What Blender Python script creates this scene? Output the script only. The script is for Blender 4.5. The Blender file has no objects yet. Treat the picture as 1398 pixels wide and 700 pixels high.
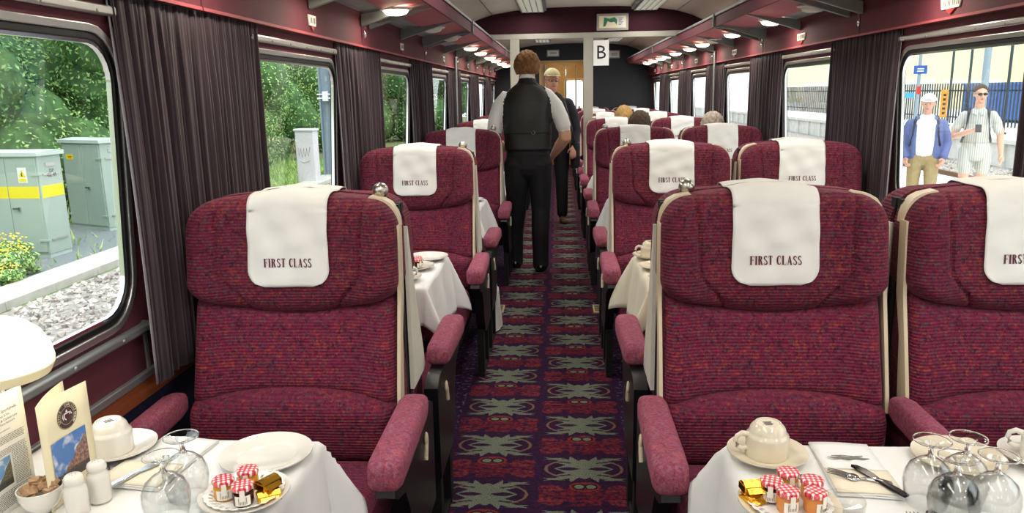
import bpy, bmesh, math, random
from math import sin, cos, tan, pi, radians, sqrt, atan2, hypot, exp, asin, acos
from mathutils import Vector, Matrix, Euler
random.seed(7)
SC = bpy.context.scene
COL = SC.collection

# ------------------------------------------------------------------ camera, world, exposure
CAM_H = 1.46
FOC = 1040.0
cam_d = bpy.data.cameras.new('camera'); cam = bpy.data.objects.new('camera', cam_d); COL.objects.link(cam)
cam_d.sensor_width = 36.0; cam_d.lens = FOC / 1398.0 * 36.0; cam_d.clip_start = 0.05; cam_d.clip_end = 500
cam.location = (0, 0, CAM_H)
_m = Matrix.Rotation(radians(3.674), 4, 'Z') @ Matrix.Rotation(radians(90 - 12.088), 4, 'X') @ Matrix.Rotation(radians(-1.1), 4, 'Z')
cam.rotation_euler = _m.to_euler()
SC.camera = cam
SC.view_settings.view_transform = 'Standard'; SC.view_settings.look = 'None'
SC.view_settings.gamma = 1.0; SC.view_settings.use_curve_mapping = False
SC.view_settings.exposure = EXPOSURE = 0.76
TUBE_W = 6.5                                         # watts of each ceiling fitting
world = bpy.data.worlds.new('overcast_sky'); SC.world = world; world.use_nodes = True
_wn = world.node_tree; _bg = _wn.nodes['Background']
_tc = _wn.nodes.new('ShaderNodeTexCoord'); _sep = _wn.nodes.new('ShaderNodeSeparateXYZ'); _rp = _wn.nodes.new('ShaderNodeValToRGB')
_wn.links.new(_tc.outputs['Generated'], _sep.inputs[0]); _wn.links.new(_sep.outputs['Z'], _rp.inputs[0])
_rp.color_ramp.elements[0].position = 0.0; _rp.color_ramp.elements[0].color = (0.93, 0.97, 1.0, 1)
_rp.color_ramp.elements[1].position = 0.9; _rp.color_ramp.elements[1].color = (0.80, 0.90, 1.0, 1)
_wn.links.new(_rp.outputs[0], _bg.inputs[0]); _bg.inputs[1].default_value = 1.5
sun_d = bpy.data.lights.new('soft_sun', 'SUN'); sun_d.energy = 1.2; sun_d.angle = radians(25); sun_d.color = (1, .97, .92)
sun = bpy.data.objects.new('soft_sun', sun_d); COL.objects.link(sun); sun.location = (10, -5, 20)
sun.rotation_euler = Vector((0.25, -0.35, 1.0)).to_track_quat('Z', 'Y').to_euler()

# ------------------------------------------------------------------ colours and materials
def lin(h):
    h = h.lstrip('#'); o = []
    for i in (0, 2, 4):
        c = int(h[i:i+2], 16) / 255
        o.append(c / 12.92 if c <= .04045 else ((c + .055) / 1.055) ** 2.4)
    return (*o, 1.0)
M = {}
def nmat(name):
    m = bpy.data.materials.new(name); m.use_nodes = True
    M[name] = m
    return m, m.node_tree, m.node_tree.nodes['Principled BSDF']
def ND(nt, t, **kw):
    n = nt.nodes.new(t)
    for k, v in kw.items():
        if k.startswith('_'): setattr(n, k[1:], v)
        else: n.inputs[k.replace('__', ' ')].default_value = v
    return n
def ramp(nt, fac, stops, interp='LINEAR'):
    r = nt.nodes.new('ShaderNodeValToRGB'); r.color_ramp.interpolation = interp
    while len(r.color_ramp.elements) < len(stops): r.color_ramp.elements.new(0.5)
    for e, (p, c) in zip(r.color_ramp.elements, stops):
        e.position = p; e.color = lin(c) if isinstance(c, str) else c
    nt.links.new(fac, r.inputs[0]); return r.outputs[0]
def mixc(nt, fac, a, b, mode='MIX'):
    n = nt.nodes.new('ShaderNodeMix'); n.data_type = 'RGBA'; n.blend_type = mode
    for s, v in ((n.inputs[0], fac), (n.inputs[6], a), (n.inputs[7], b)):
        if isinstance(v, (int, float)): s.default_value = v
        elif isinstance(v, str): s.default_value = lin(v)
        elif isinstance(v, tuple): s.default_value = v
        else: nt.links.new(v, s)
    return n.outputs[2]
def coords(nt, scale=(1, 1, 1), kind='Object', rot=(0, 0, 0)):
    t = nt.nodes.new('ShaderNodeTexCoord'); mp = nt.nodes.new('ShaderNodeMapping')
    mp.inputs['Scale'].default_value = scale; mp.inputs['Rotation'].default_value = rot
    nt.links.new(t.outputs[kind], mp.inputs[0]); return mp.outputs[0]
def noise(nt, vec, scale, detail=3, rough=.5, dist=0):
    n = ND(nt, 'ShaderNodeTexNoise', Scale=scale, Detail=detail, Roughness=rough, Distortion=dist)
    nt.links.new(vec, n.inputs['Vector']); return n.outputs['Fac']
def bump(nt, b, h, strength=.3, dist=.01):
    n = ND(nt, 'ShaderNodeBump', Strength=strength, Distance=dist)
    nt.links.new(h, n.inputs['Height']); nt.links.new(n.outputs[0], b.inputs['Normal'])
def plain(name, col, rough=.5, metal=0, var=0.0, vs=20, bmp=0, bs=200, spec=.5, **kw):
    m, nt, b = nmat(name)
    b.inputs['Roughness'].default_value = rough; b.inputs['Metallic'].default_value = metal
    b.inputs['Specular IOR Level'].default_value = spec
    c = lin(col) if isinstance(col, str) else col
    b.inputs['Base Color'].default_value = c
    vec = coords(nt)
    if var:
        f = noise(nt, vec, vs, 4)
        lo = tuple(x * (1 - var) for x in c[:3]) + (1,); hi = tuple(min(1, x * (1 + var)) for x in c[:3]) + (1,)
        nt.links.new(ramp(nt, f, [(.3, lo), (.7, hi)]), b.inputs['Base Color'])
    if bmp: bump(nt, b, noise(nt, vec, bs, 3), bmp, .002)
    for k, v in kw.items(): b.inputs[k.replace('__', ' ')].default_value = v
    return m
class E:                                            # tiny expression language for pattern nodes
    nt = None
    def __init__(s, v): s.v = v
    @staticmethod
    def op(o, *a):
        n = E.nt.nodes.new('ShaderNodeMath'); n.operation = o
        for i, x in enumerate(a):
            x = x.v if isinstance(x, E) else x
            if isinstance(x, (int, float)): n.inputs[i].default_value = x
            else: E.nt.links.new(x, n.inputs[i])
        return E(n.outputs[0])
    def __add__(s, o): return E.op('ADD', s, o)
    __radd__ = __add__
    def __sub__(s, o): return E.op('SUBTRACT', s, o)
    def __rsub__(s, o): return E.op('SUBTRACT', o, s)
    def __mul__(s, o): return E.op('MULTIPLY', s, o)
    __rmul__ = __mul__
    def __truediv__(s, o): return E.op('DIVIDE', s, o)
    def abs(s): return E.op('ABSOLUTE', s)
    def lt(s, o): return E.op('LESS_THAN', s, o)
    def gt(s, o): return E.op('GREATER_THAN', s, o)
    def pmod(s, o): return s - E.op('FLOOR', s / o) * o
    def sqrt(s): return E.op('SQRT', s)
    def max(s, o): return E.op('MAXIMUM', s, o)
    def min(s, o): return E.op('MINIMUM', s, o)

def moquette(name, base, dark, o1, o2, bluegrey, rib=True, ribaxis=2, lift=1.0):
    m, nt, b = nmat(name); v = coords(nt)
    n1 = noise(nt, v, 10, 3, .6); n2 = noise(nt, v, 70, 3, .75); n3 = noise(nt, v, 120, 2, .7)
    n4 = noise(nt, v, 230, 1, .5); n5 = noise(nt, v, 62, 2, .6, .8)
    c = ramp(nt, n2, [(.36, dark), (.52, base), (.62, base)])
    E.nt = nt
    c = mixc(nt, ramp(nt, n3, [(.53, (0, 0, 0, 1)), (.60, (.75, .75, .75, 1))]), c, bluegrey)
    of = E(n5) + (E(n1) - .5) * 0.35 + (E(n4) - .5) * .35
    c = mixc(nt, ramp(nt, of.v, [(.575, (0, 0, 0, 1)), (.63, (.75, .75, .75, 1))]), c, ramp(nt, n3, [(.4, o2), (.6, o1)]))
    sx = nt.nodes.new('ShaderNodeSeparateXYZ'); nt.links.new(v, sx.inputs[0])
    if rib:
        r = E.op('SINE', E(sx.outputs[ribaxis]) * (2 * pi / .0088) + (E(n1)) * 3) * .5 + .5
        c = mixc(nt, ((1 - r) * .40).v, c, dark)
        h = r * .8 + E(n4) * .6
        bump(nt, b, h.v, .7, .003)
    else:
        bump(nt, b, n4, .5, .003)
    nt.links.new(c, b.inputs['Base Color']); b.inputs['Roughness'].default_value = .85
    b.inputs['Specular IOR Level'].default_value = .2
    b.inputs['Sheen Weight'].default_value = .25; b.inputs['Sheen Roughness'].default_value = .5; b.inputs['Sheen Tint'].default_value = lin('#d08090')
    return m
moquette('moquette', '#6e1e38', '#3c1024', '#98442f', '#7e2c34', '#4c4a4c')
moquette('moquette_back', '#7c2343', '#44132b', '#a64a33', '#8c303c', '#565052')
moquette('moquette_seat', '#822648', '#4a1630', '#a84836', '#963444', '#6a5068', ribaxis=1)
moquette('moquette_arm', '#92465a', '#78344a', '#b06058', '#a4545e', '#85667a', rib=False)

def carpet():
    m, nt, b = nmat('woven_carpet'); E.nt = nt
    t = nt.nodes.new('ShaderNodeTexCoord'); sx = nt.nodes.new('ShaderNodeSeparateXYZ'); nt.links.new(t.outputs['Object'], sx.inputs[0])
    nv = noise(nt, t.outputs['Object'], 60, 3, .7); nf = noise(nt, t.outputs['Object'], 260, 1)
    X = E(sx.outputs[0]) + (E(nv) - .5) * .012; Y = E(sx.outputs[1]) + (E(nf) - .5) * .008
    W, P = .369, .405
    xx = X + .279 + W / 2
    col = E.op('FLOOR', xx / W)
    u = xx.pmod(W) - W / 2
    inlane = (X + .0945).abs().lt(W)
    par = col.pmod(2.0)
    y = Y - 2.583 + par * (P / 2) + P / 2 + 10 * P
    v = y.pmod(P) - P / 2                                # motif centre v=0
    a = u.abs() / .150; bb = v.abs() / .090
    core = (a / .78 + bb / .92).lt(1.0)
    lens = (bb - .15 * (1 - ((a - .40) / .30) * ((a - .40) / .30))).lt(0)
    lf1 = ((bb - (.52 + .50 * a)).abs() - .15 * (1 - (a - .50).abs() / .58)).lt(0)
    lf2 = ((a - (.10 + .22 * bb)).abs() - .13 * (1 - (bb - .75).abs() / .42)).lt(0)
    lf3 = ((bb - (.20 + .52 * a)).abs() - .10 * (1 - (a - .42).abs() / .42)).lt(0)
    lf4 = ((bb - (1.16 - .30 * a)).abs() - .09 * (1 - (a - .78).abs() / .30)).lt(0)
    spine = (a + (bb - 1.02).abs()).lt(.16)
    grey = (core.max(lf1).max(lf2).max(lf3).max(lf4)) * (1 - lens) * (1 - spine)
    ring = ((a * a + bb * bb * 1.25).sqrt() - 1.0).abs().lt(.04) * bb.lt(.80)
    d = P / 2 - v.abs()
    hn = noise(nt, coords(nt, (22, 60, 1)), 1.0, 3, .7); hE = E(hn)
    band = (d - .070 - (hE - .5) * .06).lt(0) * (u.abs() - .172).lt(0)
    gaps = ((u.abs() - .085) / .030) * ((u.abs() - .085) / .030) + ((d - .062) / .022) * ((d - .062) / .022)
    redm = band * (1 - gaps.lt(1.0)) * hE.gt(.46)
    side = ((((u.abs() - .130) / .048) * ((u.abs() - .130) / .048) + ((d - .045) / .030) * ((d - .045) / .030)).lt(1.0)) * hE.gt(.45)
    vs = v + .140
    orn = ((u / .060) * (u / .060) + (vs / .036) * (vs / .036)).lt(1.0) * hE.gt(.42)
    eye = (((u.abs() - .022) / .018) * ((u.abs() - .022) / .018) + (vs / .015) * (vs / .015)).lt(1.0)
    eyed = (((u.abs() - .022) / .026) * ((u.abs() - .022) / .026) + (vs / .023) * (vs / .023)).lt(1.0)
    base = ramp(nt, nf, [(.35, '#160e26'), (.5, '#241432'), (.65, '#2c1c48')])
    base = mixc(nt, ramp(nt, nv, [(.48, (0, 0, 0, 1)), (.56, (.75, .75, .75, 1))]), base, '#43152c')
    gcol = ramp(nt, nf, [(.35, '#525a4c'), (.6, '#7a8070')])
    rcol = ramp(nt, nv, [(.36, '#341026'), (.46, '#5c1626'), (.54, '#661c2c'), (.64, '#74302a')])
    spk = ramp(nt, noise(nt, t.outputs['Object'], 48, 2, .5), [(.58, (0, 0, 0, 1)), (.62, (.8, .8, .8, 1))])
    edge = mixc(nt, spk, base, '#5a5c72')
    c = mixc(nt, redm.v, base, rcol)
    c = mixc(nt, side.v, c, ramp(nt, nv, [(.42, '#501634'), (.58, '#7a322e')]))
    c = mixc(nt, orn.v, c, ramp(nt, nf, [(.4, '#5e1a28'), (.6, '#8a3c28')]))
    c = mixc(nt, eyed.v, c, '#2a1020'); c = mixc(nt, eye.v, c, gcol)
    c = mixc(nt, ring.v, c, '#705646')
    c = mixc(nt, (grey * E(nf).gt(.36)).v, c, gcol)
    c = mixc(nt, inlane.v, edge, c)
    nt.links.new(c, b.inputs['Base Color']); b.inputs['Roughness'].default_value = .95; b.inputs['Specular IOR Level'].default_value = .15
    bump(nt, b, nf, .4, .003)
carpet()

plain('maroon_vinyl', '#5e2330', .75, var=.10, vs=6, bmp=.15, bs=500)
plain('maroon_panel', '#5e2834', .8, var=.10, vs=8, bmp=.1)
plain('maroon_light', '#a4484f', .6, var=.06)
plain('header_maroon', '#330a17', .95, var=.08)
plain('alu', '#c8c8c4', .32, .9, var=.06, vs=3)
plain('alu_dull', '#9aa0a0', .45, .7, var=.05)
plain('grey_metal', '#7a807d', .5, .1, var=.06)
plain('grey_slats', '#8a8e8e', .55, .2)
plain('rubber', '#0c0c0d', .45)
plain('chrome', '#e6e6e6', .12, 1)
plain('ceiling_cream', '#dedbca', .55, var=.04, vs=2)
plain('frame_grey', '#a8a498', .5, var=.04)
plain('cream_plastic', '#d8c8ac', .45, var=.05, vs=5)
plain('cream_fabric', '#dad4c6', .8, var=.04, bmp=.2, bs=300)
plain('black_plastic', '#101113', .35, var=.1)
plain('black_matt', '#0b0b0c', .7)
plain('blue_carpet', '#151a3c', .9, var=.5, vs=120)
plain('charcoal_panel', '#20242c', .6, var=.6, vs=60)
plain('white_cotton', '#e4e3de', .85, var=.02, bmp=.12, bs=25)
plain('linen', '#e6e6e4', .8, var=.02, bmp=.1, bs=15)
plain('linen_cream', '#e2dac4', .8, var=.02, bmp=.1, bs=15)
plain('china', '#e2dfd6', .12, var=.02, **{'Coat Weight': .4})
plain('china_cream', '#ded4be', .12, var=.02, **{'Coat Weight': .4})
plain('maroon_ink', '#5a1a34', .8)
plain('black_ink', '#202022', .7)
plain('grey_ink', '#77746f', .8)
plain('white_card', '#f2f1ee', .6)
plain('cream_card', '#f3e9c4', .6, var=.02)
plain('satin_steel', '#c4c0b8', .28, 1)
plain('steel', '#b8b8ba', .18, 1)
plain('gold_foil', '#d9a53a', .25, 1, bmp=.6, bs=60)
plain('brown_sugar', '#a98868', .8, var=.25, vs=90, bmp=.4, bs=400)
plain('teal', '#2e7f66', .6)
plain('tan_wood_wall', '#b08c52', .5, var=.12, vs=6)
plain('tan_trim', '#c9b48a', .5)
plain('red_plastic', '#c8342c', .4)
def wood(name, a, bcol):
    m, nt, b = nmat(name); v = coords(nt, (30, 1.5, 30))
    nt.links.new(ramp(nt, noise(nt, v, 3, 4, .6, .6), [(.3, a), (.7, bcol)]), b.inputs['Base Color']); b.inputs['Roughness'].default_value = .35
wood('oak_strip', '#6b371c', '#96552e')
def curtain_mat():
    m, nt, b = nmat('curtain_cloth'); E.nt = nt
    t = nt.nodes.new('ShaderNodeTexCoord'); sx = nt.nodes.new('ShaderNodeSeparateXYZ'); nt.links.new(t.outputs['UV'], sx.inputs[0])
    u = E(sx.outputs[0]); s = (u * 34).pmod(1.0); line = s.lt(.16)
    s2 = (u * 34 + .5).pmod(1.0).lt(.1)
    c = mixc(nt, line.v, '#2b1c23', '#44353d'); c = mixc(nt, (s2 * .5).v, c, '#170f14')
    nt.links.new(c, b.inputs['Base Color']); b.inputs['Roughness'].default_value = .85; b.inputs['Sheen Weight'].default_value = .15
curtain_mat()
plain('curtain_lining', '#8e8a8e', .85, var=.06, vs=80)
def gingham():
    m, nt, b = nmat('red_gingham'); E.nt = nt
    t = nt.nodes.new('ShaderNodeTexCoord'); sx = nt.nodes.new('ShaderNodeSeparateXYZ'); nt.links.new(t.outputs['Object'], sx.inputs[0])
    p = .0085
    fx = (E(sx.outputs[0]) + 1).pmod(p).lt(p / 2); fy = (E(sx.outputs[1]) + 1).pmod(p).lt(p / 2)
    f = (fx + fy) * .5
    nt.links.new(ramp(nt, f.v, [(.1, '#f6ece8'), (.5, '#e0606a'), (.9, '#b8182a')], 'CONSTANT'), b.inputs['Base Color'])
    b.node_tree if False else None
    b.inputs['Roughness'].default_value = .35
gingham()
def glass_pane():
    m = bpy.data.materials.new('window_glass'); m.use_nodes = True; M['window_glass'] = m; nt = m.node_tree; nt.nodes.clear()
    o = nt.nodes.new('ShaderNodeOutputMaterial'); mx = nt.nodes.new('ShaderNodeMixShader')
    tr = nt.nodes.new('ShaderNodeBsdfTransparent'); gl = nt.nodes.new('ShaderNodeBsdfGlossy')
    tr.inputs[0].default_value = (.93, .97, .95, 1); gl.inputs['Roughness'].default_value = .02; gl.inputs[0].default_value = (.8, .8, .8, 1)
    E.nt = nt
    fa = E(nt.nodes.new('ShaderNodeLayerWeight').outputs['Facing'])
    nt.links.new((fa * fa * fa * .45 + .035).v, mx.inputs[0]); nt.links.new(tr.outputs[0], mx.inputs[1]); nt.links.new(gl.outputs[0], mx.inputs[2]); nt.links.new(mx.outputs[0], o.inputs[0])
glass_pane()
def table_glass():
    m = bpy.data.materials.new('drinking_glass'); m.use_nodes = True; M['drinking_glass'] = m; nt = m.node_tree; nt.nodes.clear()
    o = nt.nodes.new('ShaderNodeOutputMaterial'); mx = nt.nodes.new('ShaderNodeMixShader')
    tr = nt.nodes.new('ShaderNodeBsdfTransparent'); gl = nt.nodes.new('ShaderNodeBsdfGlossy'); lw = nt.nodes.new('ShaderNodeLayerWeight')
    E.nt = nt; fa = E(lw.outputs['Facing'])
    tr.inputs[0].default_value = (.965, .97, .965, 1); gl.inputs['Roughness'].default_value = .03
    nt.links.new((fa * fa * fa * .8 + .05).v, mx.inputs[0]); nt.links.new(tr.outputs[0], mx.inputs[1]); nt.links.new(gl.outputs[0], mx.inputs[2]); nt.links.new(mx.outputs[0], o.inputs[0])
table_glass()
def solid_glass():
    m, nt, b = nmat('solid_glass'); b.inputs['Roughness'].default_value = .02; b.inputs['Transmission Weight'].default_value = 1.0; b.inputs['IOR'].default_value = 1.45; b.inputs['Base Color'].default_value = (.98, .99, .98, 1)
solid_glass()
def emis(name, col, s, base='#ffffff'):
    m, nt, b = nmat(name); b.inputs['Base Color'].default_value = lin(base)
    b.inputs['Emission Color'].default_value = lin(col); b.inputs['Emission Strength'].default_value = s; b.inputs['Roughness'].default_value = .4
emis('lamp_lit', '#ffeecb', 7.0); emis('tube_lit', '#fff4dc', 2.0, '#e8e4d8'); emis('lamp_shade_glow', '#fff6e0', .55, '#fbf8f0')
emis('vestibule_fill_emission', '#ffe6b0', 8)
plain('lamp_off', '#dcd8cc', .35)

# ------------------------------------------------------------------ mesh builder
class MB:
    def __init__(s): s.v = []; s.f = []; s.m = []; s.uv = {}; s.xf = None
    def add(s, vs, fs, m=0, uvs=None):
        o = len(s.v)
        for p in vs:
            p = Vector(p)
            s.v.append(s.xf @ p if s.xf else p)
        for k, f in enumerate(fs):
            if uvs: s.uv[len(s.f)] = [uvs[i] for i in f]
            s.f.append([o + i for i in f]); s.m.append(m)
    def box(s, x0, x1, y0, y1, z0, z1, m=0):
        s.add([(x0, y0, z0), (x1, y0, z0), (x1, y1, z0), (x0, y1, z0), (x0, y0, z1), (x1, y0, z1), (x1, y1, z1), (x0, y1, z1)],
              [(0, 3, 2, 1), (4, 5, 6, 7), (0, 1, 5, 4), (1, 2, 6, 5), (2, 3, 7, 6), (3, 0, 4, 7)], m)
        return s
    def prism(s, pts, fn, a, b, m=0):                    # fn(p, q, t) -> xyz
        n = len(pts)
        s.add([fn(p, q, a) for p, q in pts] + [fn(p, q, b) for p, q in pts],
              [tuple(range(n)), tuple(range(2 * n - 1, n - 1, -1))] + [(i, i + n, (i + 1) % n + n, (i + 1) % n) for i in range(n)], m)
        return s
    def lathe(s, prof, n=24, c=(0, 0, 0), m=0, cap0=False, cap1=False, ang=2 * pi, squash=None):
        vs = []; k = len(prof)
        for i in range(n):
            t = ang * i / n
            for r, z in prof: vs.append((c[0] + r * cos(t), c[1] + r * sin(t), c[2] + z))
        fs = [(i * k + j, ((i + 1) % n) * k + j, ((i + 1) % n) * k + j + 1, i * k + j + 1) for i in range(n) for j in range(k - 1)]
        if cap0: fs.append(tuple(i * k for i in range(n))[::-1])
        if cap1: fs.append(tuple(i * k + k - 1 for i in range(n)))
        s.add(vs, fs, m); return s
    def grid(s, fn, nu, nv, m=0, uv=False, closeu=False):
        vs = [fn(i / nu, j / nv) for j in range(nv + 1) for i in range(nu + (0 if closeu else 1))]
        w = nu + (0 if closeu else 1); fs = []
        for j in range(nv):
            for i in range(nu):
                a = j * w + i; b = j * w + (i + 1) % w; fs.append((a, b, b + w, a + w))
        uvs = [(i / nu, j / nv) for j in range(nv + 1) for i in range(w)] if uv else None
        s.add(vs, fs, m, uvs); return s
    def tube(s, pts, r, n=10, m=0, caps=True, flat=1.0):
        pts = [Vector(p) for p in pts]; R = r if isinstance(r, (list, tuple)) else [r] * len(pts)
        vs = []; up = Vector((0, 0, 1))
        for i, p in enumerate(pts):
            d = (pts[min(i + 1, len(pts) - 1)] - pts[max(i - 1, 0)]).normalized()
            a = d.cross(up)
            if a.length < .05: a = d.cross(Vector((1, 0, 0)))
            a.normalize(); b = a.cross(d).normalized()
            for k in range(n):
                t = 2 * pi * k / n; vs.append(p + a * (R[i] * cos(t)) + b * (R[i] * sin(t) * flat))
        fs = [(i * n + k, i * n + (k + 1) % n, (i + 1) * n + (k + 1) % n, (i + 1) * n + k) for i in range(len(pts) - 1) for k in range(n)]
        if caps: fs += [tuple(range(n))[::-1], tuple(range((len(pts) - 1) * n, len(pts) * n))]
        s.add(vs, fs, m); return s
    def ell(s, c, r, m=0, nu=16, nv=10, rot=None):
        c = Vector(c)
        def fn(u, v):
            th = 2 * pi * u; ph = pi * (v - .5) * .999
            p = Vector((r[0] * cos(th) * cos(ph), r[1] * sin(th) * cos(ph), r[2] * sin(ph)))
            if rot: p = rot @ p
            return c + p
        s.grid(fn, nu, nv, m, closeu=True); return s
    def mesh(s, name, mats, smooth=35):
        me = bpy.data.meshes.new(name); me.from_pydata([tuple(v) for v in s.v], [], s.f)
        for mm in (mats if isinstance(mats, (list, tuple)) else [mats]): me.materials.append(M[mm])
        if any(s.m): me.polygons.foreach_set('material_index', s.m)
        if s.uv:
            ul = me.uv_layers.new(name='UVMap')
            for p in me.polygons:
                if p.index in s.uv:
                    for li, c in zip(p.loop_indices, s.uv[p.index]): ul.data[li].uv = c
        bm = bmesh.new(); bm.from_mesh(me); bmesh.ops.recalc_face_normals(bm, faces=bm.faces); bm.to_mesh(me); bm.free()
        if smooth:
            me.polygons.foreach_set('use_smooth', [True] * len(me.polygons))
            me.set_sharp_from_angle(angle=radians(smooth))
        me.update(); return me
    def build(s, name, mats, parent=None, smooth=35, bevel=0, seg=2):
        o = bpy.data.objects.new(name, s.mesh(name, mats, smooth)); COL.objects.link(o)
        if parent: o.parent = parent
        if bevel:
            b = o.modifiers.new('edge', 'BEVEL'); b.width = bevel; b.segments = seg; b.limit_method = 'ANGLE'; b.angle_limit = radians(40)
        return o
def empty(name, loc=(0, 0, 0), rz=0.0):
    o = bpy.data.objects.new(name, None); COL.objects.link(o); o.location = loc; o.rotation_euler = (0, 0, rz); o.empty_display_size = .05
    return o
def tag(o, label=None, cat=None, group=None, kind=None):
    if label: o['label'] = label
    if cat: o['category'] = cat
    if group: o['group'] = group
    if kind: o['kind'] = kind
    return o
def dup(o, parent=None, loc=None, rz=None, label=None, group=None):
    c = o.copy(); COL.objects.link(c); c.parent = parent
    if loc is not None: c.location = loc
    if rz is not None: c.rotation_euler = (0, 0, rz)
    if label: c['label'] = label
    if group: c['group'] = group
    for ch in list(o.children): dup(ch, c)
    return c
def struct(o): o['kind'] = 'structure'; return o
def rrect(w, h, r, n=6, cx=0, cy=0):
    out = []
    for k, (sx, sy) in enumerate(((1, 1), (-1, 1), (-1, -1), (1, -1))):
        for i in range(n + 1):
            t = pi / 2 * (k + i / n); out.append((cx + sx * (w / 2 - r) + r * cos(t), cy + sy * (h / 2 - r) + r * sin(t)))
    return out
def text_polys(s, size):                                 # sans lettering from the built-in face
    cu = bpy.data.curves.new('lettering', 'FONT'); cu.body = s; cu.size = size; cu.align_x = 'CENTER'; cu.align_y = 'CENTER'; cu.resolution_u = 2
    o = bpy.data.objects.new('lettering', cu); COL.objects.link(o)
    me = bpy.data.meshes.new_from_object(o.evaluated_get(bpy.context.evaluated_depsgraph_get()))
    vs = [v.co.copy() for v in me.vertices]; fs = [tuple(p.vertices) for p in me.polygons]
    bpy.data.objects.remove(o); bpy.data.curves.remove(cu); bpy.data.meshes.remove(me)
    return vs, fs
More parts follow.
